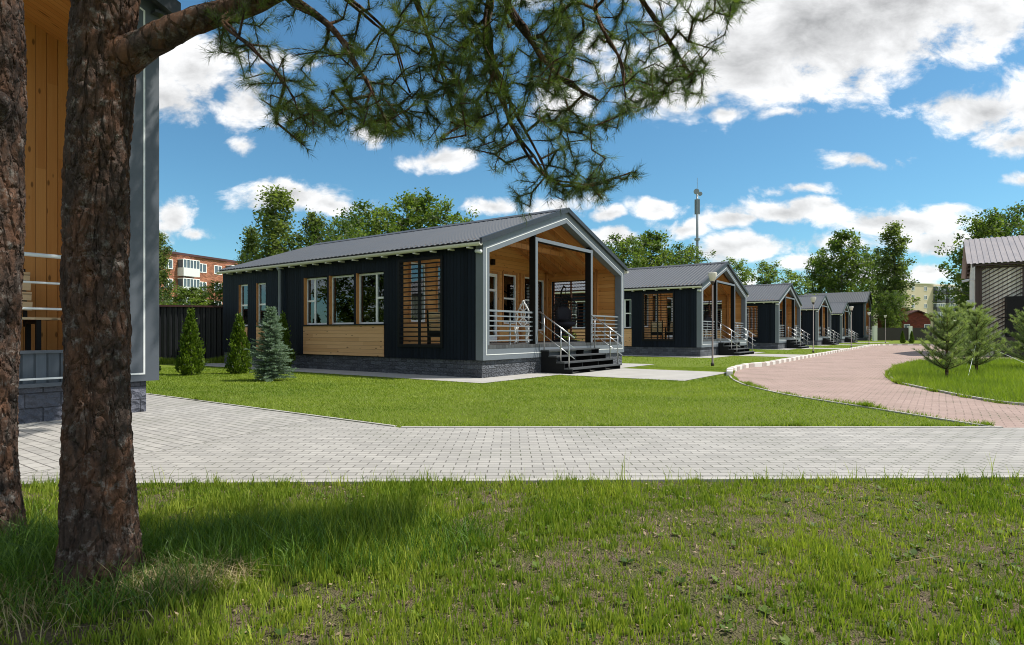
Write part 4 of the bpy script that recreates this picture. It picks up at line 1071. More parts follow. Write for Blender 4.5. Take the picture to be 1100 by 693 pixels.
def make_spruce():
    g = np.random.default_rng(5); rr = random.Random(5); h = 1.88
    r = empty('blue_spruce', (*gp(291, 409), 0), 0, 'bushy blue spruce on the lawn before the nearest cabin', 'spruce')
    tb = MB(); tb.tube([(0, 0, 0), (0, 0, h)], [.04, .008], 7); S = []; Dr = []; Ln = []; T = []
    NB = 340
    for w in range(NB):
        f = ((w+rr.random())/NB)**1.12; z = .07+f*(h-.12); R0 = (.57*(1-f**1.35)**.85*min(1, .70+f*2.4)+.04)*(.93+.13*math.sin(f*19+1))
        for k in range(1):
            a = w*2.39996+rr.uniform(-.3, .3); L = R0*rr.uniform(.6, 1.12)*(.88+.2*math.sin(a*3+f*8)); up = .42-.5*(1-f)
            d = Vector((math.cos(a), math.sin(a), up+rr.uniform(-.15, .15))).normalized(); b0 = Vector((0, 0, z)); tb.tube([b0, b0+d*L], [.009, .004], 4, cap=False)
            tn = rr.uniform(.3, .8); n = max(3, int(L/.06))
            for j in range(n):
                t = (j+.8)/n; p = b0+d*L*t
                for sg in (-1, 1, 0):
                    side = d.cross(Vector((0, 0, 1))).normalized()*sg
                    dd = (d*.9+side*.9+Vector((0, 0, rr.uniform(-.05, .35)))).normalized()
                    S.append(p); Dr.append(dd); Ln.append((.05+.09*(1-t)*L/.5) if sg else .09); T.append(tn+.2*t*rr.random()-.1)
    tb.build('trunk', M['bark_far'], r)
    v, f, t = shoots(np.array([tuple(s) for s in S]), np.array([tuple(s) for s in Dr]), np.array(Ln), 20, .036, .0095, np.array(T), g, 1.0)
    np_mesh('crown', v, f, M['spruce'], t, r)
make_spruce()

def make_young_pine(seed, h=1.97):
    g = np.random.default_rng(seed); rr = random.Random(seed)
    r = empty('young_pine', (0, 0, 0), 0, '', 'young pine', 'young pines on the grass island')
    tb = MB(); tb.tube([(0, 0, 0), (.02, 0, h*.5), (0, .01, h*.97)], [.045, .03, .008], 8); S = []; Dr = []; Ln = []; T = []
    for w in range(7):
        f = w/6; z = .26+f*(h-.43); nb = 9
        for k in range(nb):
            a = 6.283*k/nb+w*.8+rr.uniform(-.3, .3); L = (.60*(1-f**1.5)**.9+.10)*rr.uniform(.55, 1.15); P0 = Vector((0, 0, z)); d = Vector((math.cos(a), math.sin(a), .30+.6*f))
            pts = [P0+Vector((d.x*t*L, d.y*t*L, d.z*t*L+.25*L*t*t)) for t in (0, .25, .5, .75, 1)]
            tb.tube(pts, [.013, .011, .009, .007, .004], 5, cap=False); tn = rr.uniform(.2, .7)
            for j in range(1, 5):
                p = pts[j]; ax = (pts[j]-pts[j-1]).normalized()
                S.append(pts[j-1]+ax*.02); Dr.append(ax); Ln.append(L*.25); T.append(tn)
                for sg in (-1, 1):
                    if L < .25: continue
                    sd = ax.cross(Vector((0, 0, 1))).normalized()*sg; dd = (ax*.7+sd*.8+Vector((0, 0, .35+rr.uniform(-.2, .2)))).normalized(); ll = L*rr.uniform(.2, .36)
                    tb.tube([p, p+dd*ll], [.006, .003], 4, cap=False); S.append(p); Dr.append(dd); Ln.append(ll); T.append(tn+rr.uniform(-.1, .25))
            S.append(pts[-1]); Dr.append((Vector((d.x, d.y, 1.2))).normalized()); Ln.append(.12); T.append(.9)
    for k in range(5): S.append(Vector((0, 0, h-.3+.06*k))); Dr.append(Vector((rr.uniform(-.5, .5), rr.uniform(-.5, .5), 1)).normalized()); Ln.append(.16); T.append(.8)
    tb.build('trunk', M['bark_limb'], r)
    v, f, t = shoots(np.array([tuple(s) for s in S]), np.array([tuple(s) for s in Dr]), np.array(Ln), 58, .085, .0062, np.array(T), g, .85)
    np_mesh('crown', v, f, M['pine_y'], t, r); return r
y0 = make_young_pine(3); y1 = make_young_pine(9)
for o, px, py, sc, l in ((y0, 1017, 408, .93, 'young pine nearest the road on the grass island'), (y1, 1049, 402.5, .92, 'young pine with string guys, right of the one nearest the road'),
                         (copy_tree(y1), 1041, 394, 1.12, 'young pine standing behind the other two on the island'), (copy_tree(y0), 1106, 398, 1.0, 'young pine cut by the right edge of the photo')):
    x, y = gp(px, py); put(o, (x, y, .03), random.uniform(0, 6), sc, l)
x, y = gp(1049, 402.5)
b = MB(); b.tube([(x, y, .95), (x+1.6, y-.6, .05)], .006, 4); b.tube([(x, y, .95), (x-1.0, y-1.0, .05)], .006, 4); b.tube([(x, y, .95), (x+.9, y+1.6, .05)], .006, 4)
tag(b.build('guy_string', M['white']), 'pale guy strings tied to the middle young pine', 'string')

# ------------------------------------------------------------------ the two big pines
def pine_trunk(base, pts, rad, name_label, parent, seed):
    """pts: (x, y, z); deep bark plates are real relief"""
    nz, na = 420, 150; P = [Vector(p) for p in pts]; zs = [p.z for p in P]
    na = 190; Z = np.concatenate([np.linspace(-.15, 3.2, 500), np.linspace(3.25, P[-1].z, 60)]); vs = []
    for z in Z:
        i = max(0, min(len(P)-2, sum(1 for q in zs if q <= z)-1)); t = (z-zs[i])/(zs[i+1]-zs[i]); c = P[i].lerp(P[i+1], t)
        r = rad[i]+(rad[i+1]-rad[i])*t
        r *= 1+.30*math.exp(-max(0, z+.02)/.20)
        for k in range(na):
            a = 6.28318*k/na; d = Vector((math.cos(a), math.sin(a), 0))
            if z < 3.2:
                q = Vector((d.x*r, d.y*r, z*.24+seed)); wv = mnoise.noise_vector(q*13)*.030+mnoise.noise_vector(q*40)*.010
                vd = mnoise.voronoi((q+wv)*27)[0]; e = min(1, (vd[1]-vd[0])*6.5); v2 = mnoise.voronoi((q+wv*1.5)*68)[0]; e += .32*min(1, (v2[1]-v2[0])*4)
                disp = .0105*e-.010+.0065*mnoise.fractal(q*60, .7, 2.0, 4)+.012*mnoise.noise(q*11)+.018*mnoise.noise(Vector((d.x*1.5, d.y*1.5, z*1.3+seed)))
                flare = .30*math.exp(-max(0, z)/.11)*max(0, math.sin(a*4+seed)+.3*math.sin(a*7))*r
            else: disp = .02*mnoise.noise(Vector((d.x*2, d.y*2, z*2))); flare = 0
            vs.append((c.x+d.x*(r+disp+flare), c.y+d.y*(r+disp+flare), z))
    n = len(Z); idx = np.arange(n*na).reshape(n, na)
    f = np.stack([idx[:-1], np.roll(idx[:-1], -1, 1), np.roll(idx[1:], -1, 1), idx[1:]], -1).reshape(-1, 4)
    return np_mesh('trunk', vs, f, M['bark'], None, parent, True)

def greedy_branches(seeds, tips, rr, jit=.05):
    """grow twigs: every tip joins the nearest node; returns node list, parent list and tip node ids"""
    nodes = [Vector(p) for p, _ in seeds]; par = [q for _, q in seeds]; arr = np.array([tuple(p) for p in nodes])
    ids = []
    d0 = [np.min(np.linalg.norm(arr-np.array(tuple(t)), axis=1)) for t in tips]
    for k in np.argsort(d0):
        t = tips[k]; dist = np.linalg.norm(arr-np.array(tuple(t)), axis=1); i = int(np.argmin(dist)); n = max(1, int(dist[i]/.09)); p = nodes[i]
        sag = Vector((rr.gauss(0, 1), rr.gauss(0, 1), rr.gauss(-.3, 1)))*dist[i]*.06; prev = i; new = []
        for j in range(1, n+1):
            u = j/n; q = p.lerp(t, u)+sag*math.sin(math.pi*u)+(Vector((rr.gauss(0, 1), rr.gauss(0, 1), rr.gauss(0, 1)))*jit*.25 if j < n else Vector())
            nodes.append(q); par.append(prev); prev = len(nodes)-1; new.append(tuple(q))
        arr = np.vstack([arr, np.array(new)]); ids.append(prev)
    return nodes, par, ids
def twig_mesh(nodes, par, ids, rmin, rmax, k, fixed=None):
    w = [0.0]*len(nodes)
    for i in ids: w[i] += 1
    for i in range(len(nodes)-1, -1, -1):
        if par[i] >= 0: w[par[i]] += w[i]
    rad = [min(rmax, rmin*max(1, x)**k) for x in w]
    if fixed:
        for i, v in fixed.items(): rad[i] = max(v, rad[i]) if False else v
    b = MB()
    for i in range(len(nodes)):
        if par[i] >= 0: b.tube([nodes[par[i]], nodes[i]], [min(rad[par[i]], rad[i]*1.6+.002), rad[i]], 6 if rad[i] > .008 else 4, cap=False)
    return b, rad

def in_poly(x, y, poly):
    c = False; j = len(poly)-1
    for i in range(len(poly)):
        if (poly[i][1] > y) != (poly[j][1] > y) and x < (poly[j][0]-poly[i][0])*(y-poly[i][1])/(poly[j][1]-poly[i][1])+poly[i][0]: c = not c
        j = i
    return c

def right_pine():
    rr = random.Random(12); g = np.random.default_rng(12)
    bx, by = at(109.5, 0, 2.88).x, 2.88
    r = empty('pine_tree', (0, 0, 0), 0, 'thick pine trunk with flaking bark and a long needled bough reaching right', 'pine tree')
    tp = [(bx, by, -.2), (bx-.02, by, .6), (at(103, 0, 2.88).x, by, 1.5), (at(107, 0, 2.88).x, by+.02, 2.6), (bx+.05, by+.05, 4), (bx-.1, by, 7), (bx, by, 10.5)]
    trunk = pine_trunk((bx, by), tp, [.145, .142, .133, .130, .127, .11, .03], '', r, 3.1)
    # main bough, in real depth
    B = [at(118, 70, 2.89), at(160, 46, 2.9), at(205, 24, 2.94), at(268, 4, 3.0), at(330, -22, 3.08), at(430, -48, 3.25), at(540, -62, 3.42), at(650, -64, 3.6), at(760, -45, 3.75), at(830, -25, 3.85)]
    rb = [.085, .066, .058, .05, .044, .040, .034, .028, .02, .012]
    subs = [([3, (300, -8, 3.02), (352, 26, 3.0), (376, 58, 2.98), (398, 96, 2.95)], .024), ([3, (238, 22, 2.9), (268, 50, 2.85), (302, 84, 2.85), (318, 112, 2.86)], .010),
            ([5, (446, 0, 3.3), (466, 54, 3.4), (480, 98, 3.45)], .017), ([6, (545, 4, 3.35), (572, 46, 3.3), (602, 84, 3.25), (640, 106, 3.2)], .022),
            ([6, (524, 20, 3.5), (532, 70, 3.5), (548, 110, 3.5), (575, 160, 3.5), (592, 196, 3.5)], .015), ([6, (520, 40, 3.42), (548, 130, 3.4), (586, 190, 3.4), (632, 200, 3.4), (678, 185, 3.42)], .013), ([7, (690, 0, 3.7), (718, 46, 3.75), (744, 84, 3.8)], .017),
            ([4, (370, -5, 3.4), (420, 40, 3.6), (440, 100, 3.65)], .014), ([8, (780, -10, 3.8), (800, 5, 3.85)], .010), ([7, (640, 10, 3.3), (664, 60, 3.2), (672, 104, 3.15)], .013)]
    seeds = []; fixed = {}; last = -1; keyidx = {}
    for i, p in enumerate(B):
        if i:
            for j in (1, 2):
                q = B[i-1].lerp(p, j/3)+Vector((0, 0, rr.gauss(0, .006))); seeds.append((q, last)); last = len(seeds)-1; fixed[last] = rb[i-1]+(rb[i]-rb[i-1])*j/3
        seeds.append((p, last)); last = len(seeds)-1; fixed[last] = rb[i]; keyidx[i] = last
    for path, r0 in subs:
        prev = keyidx[path[0]]; n = len(path)-1; pp = seeds[prev][0]
        for k, (px, py, yy) in enumerate(path[1:]):
            q = at(px, py, yy)
            for j in (1, 2, 3):
                seeds.append((pp.lerp(q, j/3)+Vector((rr.gauss(0, .008), rr.gauss(0, .008), rr.gauss(0, .008))), prev)); prev = len(seeds)-1; fixed[prev] = r0*(1-.75*(k+j/3)/n)
            pp = q
    poly = [(228, -40), (230, 48), (262, 84), (284, 116), (296, 134), (330, 160), (356, 136), (412, 146), (470, 152), (492, 148), (528, 186), (548, 206), (562, 226), (594, 216), (648, 214), (678, 186),
            (634, 160), (664, 138), (676, 122), (734, 113), (756, 102), (753, 86), (764, 64), (784, 30), (812, 2), (825, -40)]
    tips = []; yb = lambda px: 3.0+.85*(px-230)/580
    while len(tips) < 1500:
        px, py = rr.uniform(225, 830), rr.uniform(-60, 228)
        if not (in_poly(px, py, poly) or py < -35): continue
        dens = float(vnoise(px, py, 1/46., 3))
        keep = .22+1.0*max(0, dens-.30)
        if px < 340: keep *= .75
        if px < 300 and py < 40: keep *= .8
        if 250 < px < 420 and py < 48: keep *= .35
        if rr.random() > keep: continue
        y = yb(px)+rr.gauss(0, .26)
        tips.append(at(px, py, max(2.6, y)))
    for k in range(34):
        u = rr.random(); tips.append(at(586+95*u+rr.gauss(0, 4), 196-10*u*u+6*math.sin(3*u)+rr.gauss(0, 9*(1-.6*u)), 3.4+rr.gauss(0, .06)))
    nodes, par, ids = greedy_branches(seeds, tips, rr)
    bm, rad = twig_mesh(nodes, par, ids, .0022, .02, .42, fixed)
    def smooth_path(pts, rads, n=8):
        Q = [pts[0]*2-pts[1]]+list(pts)+[pts[-1]*2-pts[-2]]; o = []; rr_ = []
        for i in range(1, len(Q)-2):
            for k in range(n):
                t = k/n; a, b, c, d = Q[i-1:i+3]; o.append(.5*((2*b)+(c-a)*t+(2*a-5*b+4*c-d)*t*t+(3*b-a-3*c+d)*t**3)); rr_.append((rads[i-1]+(rads[i]-rads[i-1])*t)*(1+rr.uniform(-.05, .05)))
        return o+[pts[-1]], rr_+[rads[-1]]
    pth, prd = smooth_path(B, [v*1.08 for v in rb]); bm.tube(pth, prd, 18)
    for path, r0 in subs:
        pts = [B[path[0]]]+[at(*w) for w in path[1:]]; m_ = len(pts); pth, prd = smooth_path(pts, [r0*(1-.75*k/(m_-1))*1.05 for k in range(m_)], 6); bm.tube(pth, prd, 10)
    bm.build('branch', M['bark_limb'], r, True)
    S = []; Dr = []; Ln = []; T = []
    for i in ids:
        a = nodes[par[i]]; d = (nodes[i]-a); d = d.normalized() if d.length > 1e-5 else Vector((0, 0, 1))
        d = (d+Vector((rr.gauss(.1, .25), rr.gauss(0, .25), rr.gauss(.05, .3)))).normalized()
        tn = min(1, max(0, rr.gauss(.5, .24))) if rr.random() > .12 else rr.uniform(.7, 1)
        S.append(nodes[i]-d*.05); Dr.append(d); Ln.append(rr.uniform(.07, .13)); T.append(tn)
        k = i; n = 0
        while par[k] >= 0 and n < 2 and k >= len(seeds):
            dd = (nodes[k]-nodes[par[k]])
            if dd.length > .01: S.append(nodes[par[k]]); Dr.append(dd.normalized()); Ln.append(dd.length); T.append(max(0, tn-.1))
            k = par[k]; n += 1
        if rr.random() < .7:
            e = (d+Vector((rr.gauss(0, .8), rr.gauss(0, .8), rr.gauss(0, .8)))).normalized(); S.append(nodes[i]-d*.03); Dr.append(e); Ln.append(rr.uniform(.06, .11)); T.append(tn)
    v, f, t = shoots(np.array([tuple(s) for s in S]), np.array([tuple(s) for s in Dr]), np.array(Ln), 38, .055, .0019, np.array(T), g, 1.05)
    # the crown higher up the tree, above the photo's upper edge
    tips2 = []
    while len(tips2) < 330:
        p = Vector((rr.gauss(-1.4, 1.6), rr.gauss(2.4, 1.3), rr.uniform(4.6, 10)))
        if p.z < H+.60*max(p.y, 0)+1.0 or (p.x > .2 and p.y > 3.2): continue
        tips2.append(p)
    for k in range(520): tips2.append(Vector((rr.uniform(-1.1, .8), rr.uniform(1.25, 2.75), rr.uniform(3.35, 3.9))))
    sd = [(Vector((bx+.0, by, 3.9+.5*i)), i-1) for i in range(13)]
    n2, p2, i2 = greedy_branches(sd, tips2, rr, .1)
    b2, _ = twig_mesh(n2, p2, i2, .006, .06, .45, {i: .05 for i in range(13)}); b2.build('upper_branch', M['bark_limb'], r, True)
    S = np.array([tuple(n2[i]) for i in i2]); D = rand_unit(len(S)); D[:, 2] = np.abs(D[:, 2])*.5
    D /= np.linalg.norm(D, axis=1, keepdims=True)
    S = np.concatenate([S-D*.2, S+g.normal(size=S.shape)*.14]); D = np.concatenate([D, rand_unit(len(D))])
    v2, f2, t2 = shoots(S, D, np.full(len(S), .4), 60, .13, .010, np.full(len(S), .3), g, .9)
    np_mesh('crown', np.concatenate([v, v2]), np.concatenate([f, f2+len(v)]), M['pine_n'], np.concatenate([t, t2]), r)

def left_pine():
    rr = random.Random(5); g = np.random.default_rng(5)
    y = 3.3; X = lambda px: (px-HX)/F*y
    r = empty('pine_tree', (0, 0, 0), 0, 'pine trunk at the left edge of the photo with a knot and pale bark', 'pine tree')
    tp = [(X(-26), y, -.2), (X(-26), y, .5), (X(-22), y, 1.6), (X(-17), y, 2.4), (X(-19), y, 3.4), (X(-30), y, 7), (X(-20), y, 11)]
    pine_trunk((X(-22), y), tp, [.185, .178, .178, .176, .165, .12, .03], '', r, 8.7)
    kb = MB(); kb.tube([(X(-12), y-.05, 2.38), (X(10), y-.12, 2.41), (X(27), y-.16, 2.43), (X(31), y-.165, 2.435)], [.13, .085, .055, .03], 10); kb.build('branch_stub', M['bark'], r, True)
    tips = []
    while len(tips) < 380:
        p = Vector((rr.gauss(-4.2, 1.3), rr.gauss(6.2, 2.0), rr.uniform(6.2, 11)))
        if p.z < H+.60*max(p.y, 0)+1.0 or p.x > -1.9: continue
        tips.append(p)
    for k in range(460):
        tips.append(Vector((rr.uniform(-4.8, -.7), rr.uniform(6.6, 9.3), rr.uniform(7.3, 9.2))))
    sd = [(Vector((X(-25), y, 5.0+.5*i)), i-1) for i in range(12)]
    n2, p2, i2 = greedy_branches(sd, tips, rr, .1)
    b2, _ = twig_mesh(n2, p2, i2, .006, .06, .45, {i: .05 for i in range(12)}); b2.build('upper_branch', M['bark_limb'], r, True)
    S = np.array([tuple(n2[i]) for i in i2]); D = rand_unit(len(S)); D[:, 2] = np.abs(D[:, 2])*.5
    D /= np.linalg.norm(D, axis=1, keepdims=True); S = np.concatenate([S-D*.2, S+g.normal(size=S.shape)*.15]); D = np.concatenate([D, rand_unit(len(D))])
    v2, f2, t2 = shoots(S, D, np.full(len(S), .4), 70, .14, .012, np.full(len(S), .3), g, .9)
    np_mesh('crown', v2, f2, M['pine_n'], t2, r)
right_pine(); left_pine()

# ------------------------------------------------------------------ grass
def blades(name, X, Y, hgt, wid, tint, mat, bend=.5, three=True, z0=0.0, kind='stuff', dirs=None):
    n = len(X); a = RNG.random(n)*6.283 if dirs is None else dirs; lean = bend*(.25+.75*RNG.random(n)); g = RNG.random(n)*6.283
    dx, dy = np.cos(a)*lean*hgt, np.sin(a)*lean*hgt; wx, wy = np.cos(g)*wid*.5, np.sin(g)*wid*.5; z = np.full(n, z0)
    if three:
        v = np.stack([np.stack([X-wx, Y-wy, z], 1), np.stack([X+wx, Y+wy, z], 1), np.stack([X+dx*.35-wx*.8, Y+dy*.35-wy*.8, z+hgt*.55], 1),
                      np.stack([X+dx*.35+wx*.8, Y+dy*.35+wy*.8, z+hgt*.55], 1), np.stack([X+dx, Y+dy, z+hgt*np.sqrt(np.clip(1-.5*lean**2, .2, 1))], 1)], 1).reshape(-1, 3)
        i = np.arange(n)[:, None]*5; f = np.concatenate([i+np.array([[0, 1, 3]]), i+np.array([[0, 3, 2]]), i+np.array([[2, 3, 4]])], 0); k = 5
    else:
        v = np.stack([np.stack([X-wx, Y-wy, z], 1), np.stack([X+wx, Y+wy, z], 1), np.stack([X+dx, Y+dy, z+hgt], 1)], 1).reshape(-1, 3); f = np.arange(3*n).reshape(n, 3); k = 3
    o = np_mesh(name, v, f, mat, np.repeat(np.clip(tint, 0, 1), k)); return tag(o, kind=kind)
def scatter(n, y0, y1, kx=.92, xmin=-1e9, xmax=1e9):
    Y = np.sqrt(RNG.random(n)*(y1*y1-y0*y0)+y0*y0); X = (RNG.random(n)*2-1)*(Y*kx+.15); m = (X > xmin) & (X < xmax); return X[m], Y[m]
# foreground rough lawn
X1, Y1 = scatter(13000, 1.9, 5.0); k = RNG.integers(6, 30, len(X1)); X1 = np.repeat(X1, k); Y1 = np.repeat(Y1, k); rt = np.repeat(.008+.018*RNG.random(len(k)), k)
X1 = X1+RNG.normal(size=len(X1))*rt; Y1 = Y1+RNG.normal(size=len(Y1))*rt
X2, Y2 = scatter(70000, 1.9, 5.0); X = np.concatenate([X1, X2]); Y = np.concatenate([Y1, Y2]); ed = 4.81+.027*X-.07; m = Y < ed-.0; X, Y = X[m], Y[m]
d = .55*vnoise(X, Y, 1.7, 1)+.3*vnoise(X, Y, 5, 2)+.25*vnoise(X, Y, 14, 4)
bare = np.exp(-((X-1.75)/1.1)**2-((Y-3.9)/.5)**2)*.34+np.exp(-((X-.55)/.6)**2-((Y-3.0)/.6)**2)*.15+np.exp(-((X-2.6)/.7)**2-((Y-3.2)/.5)**2)*.12+np.exp(-((X+.1)/.5)**2-((Y-2.55)/.3)**2)*.10+np.exp(-((X+2.6)/.7)**2-((Y-2.45)/.25)**2)*.1
lush = np.exp(-((X+1.15)/1.0)**2-((Y-3.6)/.5)**2)
fine = vnoise(X, Y, 26, 12)
q = np.clip((d-.30-bare+.25*lush+.45*(fine-.5))*2.2, .2, .85); keep = RNG.random(len(X)) < q; X, Y, d, lush, bare = X[keep], Y[keep], d[keep], lush[keep], bare[keep]
hg = (.015+.044*RNG.random(len(X))**1.8)*(.5+1.0*np.clip(d, 0, 1))*(1+1.1*lush)*(1-.5*np.clip(bare*2.6, 0, 1))
tall = RNG.random(len(X)) < .05; hg = np.where(tall, hg*1.5+.035, hg)
wall = np.exp(-((4.81+.027*X-.05-Y)/.16)**2); hg *= 1+.55*wall*RNG.random(len(X))
blades('grass', X, Y, hg, .0042+.0034*RNG.random(len(X)), .05+.55*vnoise(X, Y, 2.3, 7)*RNG.random(len(X))**.6+.35*RNG.random(len(X))**2+.14*RNG.normal(size=len(X)), M['grass'], .42, True, .003)
# long tufts at the trunks, weeds at the path edge, dry straw
def tuft(cx, cy, r, n, h0, h1, mat, bend, name, w=.0045):
    a = RNG.random(n)*6.283; q = r*np.sqrt(RNG.random(n)); X = cx+q*np.cos(a)*1.25; Y = cy+q*np.sin(a)*.7
    blades(name, X, Y, h0+(h1-h0)*RNG.random(n)**1.4, np.full(n, w), RNG.random(n), M[mat], bend, True, .003)
tx = at(110, 0, 2.88).x
for k, (cx, cy, r, n, h0, h1, mt, bd) in enumerate([(tx-.42, 3.0, .42, 2600, .08, .30, 'long', 1.1), (tx+.05, 2.72, .45, 1700, .06, .22, 'long', 1.1), (tx+.45, 3.25, .45, 2400, .07, .24, 'long', .9), (tx+1.0, 3.35, .7, 3200, .06, .17, 'long', .8),
                                                     (tx+.42, 2.85, .24, 900, .06, .16, 'dry', 2.2), (tx-.35, 2.5, .35, 420, .06, .15, 'dry', 1.5), (tx+.1, 2.55, .4, 200, .06, .2, 'dry', 1.4), (tx-1.1, 3.2, .5, 2000, .08, .26, 'long', 1.0)]):
    tuft(cx, cy, r, n, h0, h1, mt, bd, 'dry_grass' if mt == 'dry' else 'grass_tuft')
n = 420; X = RNG.random(n)*9-3.6; X = np.where(RNG.random(n) < .65, np.round(X*2.2)/2.2+RNG.normal(0, .05, n), X); Y = 4.81+.027*X-.09-.05*RNG.random(n)
blades('edge_weeds', X, Y, .06+.14*RNG.random(n)**3, np.full(n, .005), .3+.6*RNG.random(n), M['grass'], .5, True, .003)
st = []
for px, hh in ((671, .34), (668, .22), (826, .22), (1073, .26), (955, .14), (561, .17), (598, .16), (716, .15)):
    x = (px-HX)/F*4.72; st.append((x, hh))
n = len(st)*3; X = np.repeat([s[0] for s in st], 3)+RNG.normal(0, .012, n); Hh = np.repeat([s[1] for s in st], 3)*(.6+.5*RNG.random(n))
blades('edge_stalks', X, np.full(n, 4.73)+.027*X-.04, Hh, np.full(n, .006), .4+.3*RNG.random(n), M['grass'], .3, True, .003)
# straw and twigs lying about
n = 2600; X, Y = scatter(n, 1.9, 4.7); n = len(X); keep = RNG.random(n) < .25+.75*(vnoise(X, Y, 1.7, 1) < .5); X, Y = X[keep], Y[keep]; n = len(X)
blades('straw_litter', X, Y, .012+.02*RNG.random(n), .003+.003*RNG.random(n), RNG.random(n), M['dry'], 3.0, True, .006)
# dead leaves, bark flakes and low broad-leaved weeds
n = 5500; X, Y = scatter(n, 1.9, 4.75); n = len(X); a = RNG.random(n)*6.283; L = (.006+.012*RNG.random(n)**2)[:, None]; d0 = np.stack([np.cos(a), np.sin(a), RNG.normal(0, .3, n)], 1); d1 = np.stack([-np.sin(a), np.cos(a), RNG.normal(0, .3, n)], 1)
P = np.stack([X, Y, .010+.012*RNG.random(n)], 1); v = np.stack([P-d0*L, P-d1*L*.5, P+d0*L, P+d1*L*.5], 1).reshape(-1, 3)
M['litter'] = leafy('leaf_litter', (.05, .032, .02), (.38, .29, .19), .1, .8)
tag(np_mesh('leaf_litter', v, np.arange(4*n).reshape(n, 4), M['litter'], np.repeat(RNG.random(n)**1.3, 4)), kind='stuff')
nw = 260; X, Y = scatter(nw, 2.0, 4.7); nw = len(X); k = 7; Xr = np.repeat(X, k); Yr = np.repeat(Y, k); n = len(Xr); a = RNG.random(n)*6.283; L = (.018+.03*RNG.random(n))[:, None]
d0 = np.stack([np.cos(a), np.sin(a), .25+.3*RNG.random(n)], 1); d1 = np.stack([-np.sin(a), np.cos(a), np.zeros(n)], 1); P = np.stack([Xr, Yr, np.full(n, .012)], 1)
v = np.stack([P, P+d0*L*.55-d1*L*.3, P+d0*L, P+d0*L*.55+d1*L*.3], 1).reshape(-1, 3)
tag(np_mesh('broadleaf_weeds', v, np.arange(4*n).reshape(n, 4), M['thuja'], np.repeat(np.repeat(RNG.random(nw), k)*.7, 4)), kind='stuff')
b = MB(); p = gp(990, 612); b.tube([(p[0]-.13, p[1]+.0, .03), (p[0], p[1]+.02, .045), (p[0]+.17, p[1]+.07, .045)], [.002, .003, .002], 5)
tag(b.build('fallen_twig', M['dry']), 'pale bare twig lying in the foreground grass at the right', 'twig')

# mown lawns
road_poly = road; aprons = []
def local(X, Y):
    dx, dy = X-A0.x, Y-A0.y; return dx*U.x+dy*U.y, dx*V.x+dy*V.y
def on_hard(X, Y):
    s, t = local(X, Y); bad = (Y < farE+.07) | (s < -6.95)
    for i in range(5):
        q = s-17.65*i; bad |= (q > -1.2) & (q < 9.4) & (t > -.95) & (t < 13.9); bad |= (q > 2.3) & (q < 6.3) & (t > -4.7) & (t < 0)
    rp = np.array([in_poly(a, c, road_poly) for a, c in zip(X, Y)]); return bad | rp
X, Y = scatter(230000, 7.4, 21, .80, -12, 7.5); bad = on_hard(X, Y); X, Y = X[~bad], Y[~bad]
hh = (.02+.022*RNG.random(len(X)))*(.7+.5*vnoise(X, Y, 3, 5))
hh *= 1+1.2*np.exp(-((Y-farE-.1)/.12)**2)*RNG.random(len(X))
blades('lawn_grass', X, Y, hh, .006+.0012*Y*RNG.random(len(X)), -.12+.5*vnoise(X*.55, Y*1.6, .8, 3)+.45*vnoise(X, Y, 2.6, 8)+.35*RNG.random(len(X))**2, M['lawn'], 1.0, False, .0)
n = 60000; s = RNG.random(n)*80-1; t = RNG.random(n)*14-4.4; k = RNG.random(n) < np.clip(26/(s+12), 0, 1); s, t = s[k], t[k]
X = A0.x+U.x*s+V.x*t; Y = A0.y+U.y*s+V.y*t; bad = on_hard(X, Y) | (Y < 21); X, Y = X[~bad], Y[~bad]
blades('lawn_grass', X, Y, .025+.03*RNG.random(len(X)), .0012*Y, .2+.6*vnoise(X, Y, .5, 3), M['lawn'], 1.0, False)
n = 120000; X = 7.8+18*RNG.random(n)**1.2; Y = 8.3+17.3*RNG.random(n); k = np.array([in_poly(a, c, isl) for a, c in zip(X, Y)]) & (X < Y*.9+.3); X, Y = X[k], Y[k]
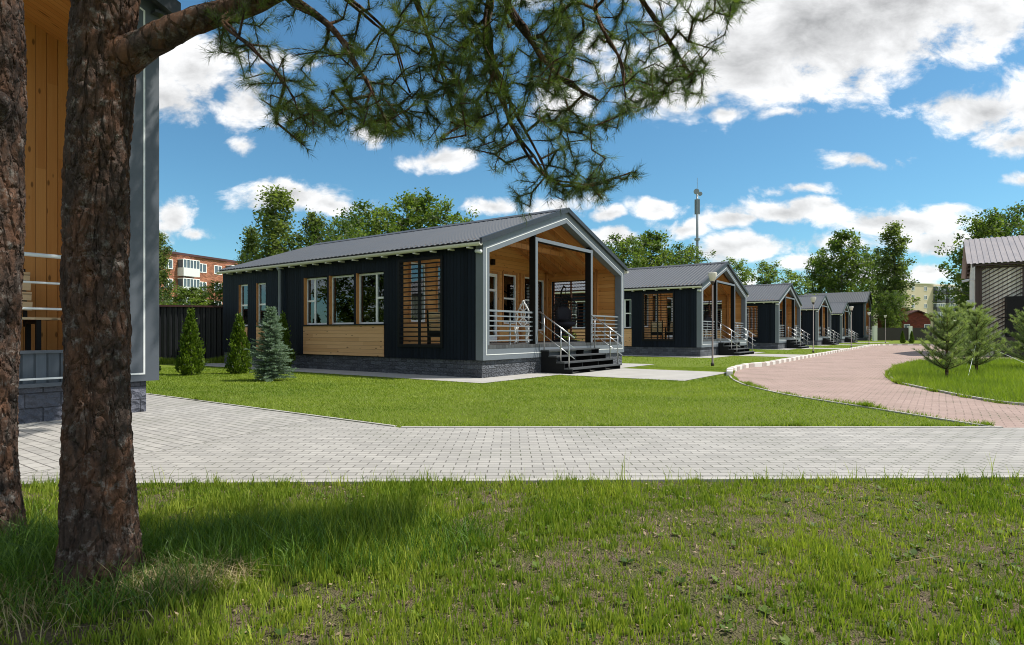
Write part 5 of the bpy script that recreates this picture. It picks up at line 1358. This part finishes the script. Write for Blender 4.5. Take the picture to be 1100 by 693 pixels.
blades('lawn_grass', X, Y, (.07+.15*RNG.random(len(X)))*(.5+.8*vnoise(X, Y, 1.5, 9)), .008+.0008*Y*RNG.random(len(X)), .2+.7*vnoise(X, Y, 1.1, 4)*RNG.random(len(X))**.4, M['lawn'], .7, False, .03)
def edge_grass(pts, side, n, off=.05, h0=.03, h1=.09):
    P = np.array(pts); seg = np.linalg.norm(np.diff(P, axis=0), axis=1); cum = np.concatenate([[0], np.cumsum(seg)]); t = RNG.random(n)*cum[-1]; t += .3*np.sin(t*3.1); t = np.clip(t, 0, cum[-1]-1e-3)
    i = np.searchsorted(cum, t, side='right')-1; u = ((t-cum[i])/seg[i])[:, None]; q = P[i]*(1-u)+P[i+1]*u; d = (P[i+1]-P[i])/seg[i][:, None]; nrm = np.stack([-d[:, 1], d[:, 0]], 1)*side
    q = q+nrm*(off*RNG.random(n)[:, None]+.02); k = vnoise(q[:, 0], q[:, 1], 2.5, 6); m = RNG.random(n) < k**1.5*1.6; q = q[m]; k = k[m]
    blades('edge_grass', q[:, 0], q[:, 1], (h0+(h1-h0)*RNG.random(len(q))**2)*(.5+k), .004+.0011*q[:, 1], .1+.7*RNG.random(len(q)), M['lawn'], .9, False, .0)
edge_grass([tuple(G(-6.95, t)[:2]) for t in np.linspace(-4.1, 9, 8)], -1, 5000)
edge_grass([(x, farE+.05) for x in np.linspace(-1.4, 6.1, 8)], 1, 5000, .06)
edge_grass(lbc[::-1], 1, 6000, .06); edge_grass(lbc[::-1], 1, 500, .04, .06, .12)
edge_grass(isl[6:60], 1, 6000, .08, .05, .14); edge_grass(isl[6:60], -1, 6000, .08, .05, .14)
# rough grass at the foot of the fence
n = 9000; f = RNG.random(n); X = fa.x+(fb.x-fa.x)*f+RNG.normal(0, .12, n); Y = fa.y+(fb.y-fa.y)*f-.25-.35*RNG.random(n)
blades('fence_weeds', X, Y, .15+.4*RNG.random(n)*vnoise(X, Y, .8, 3), np.full(n, .02), .1+.4*RNG.random(n), M['grass'], .4, False)
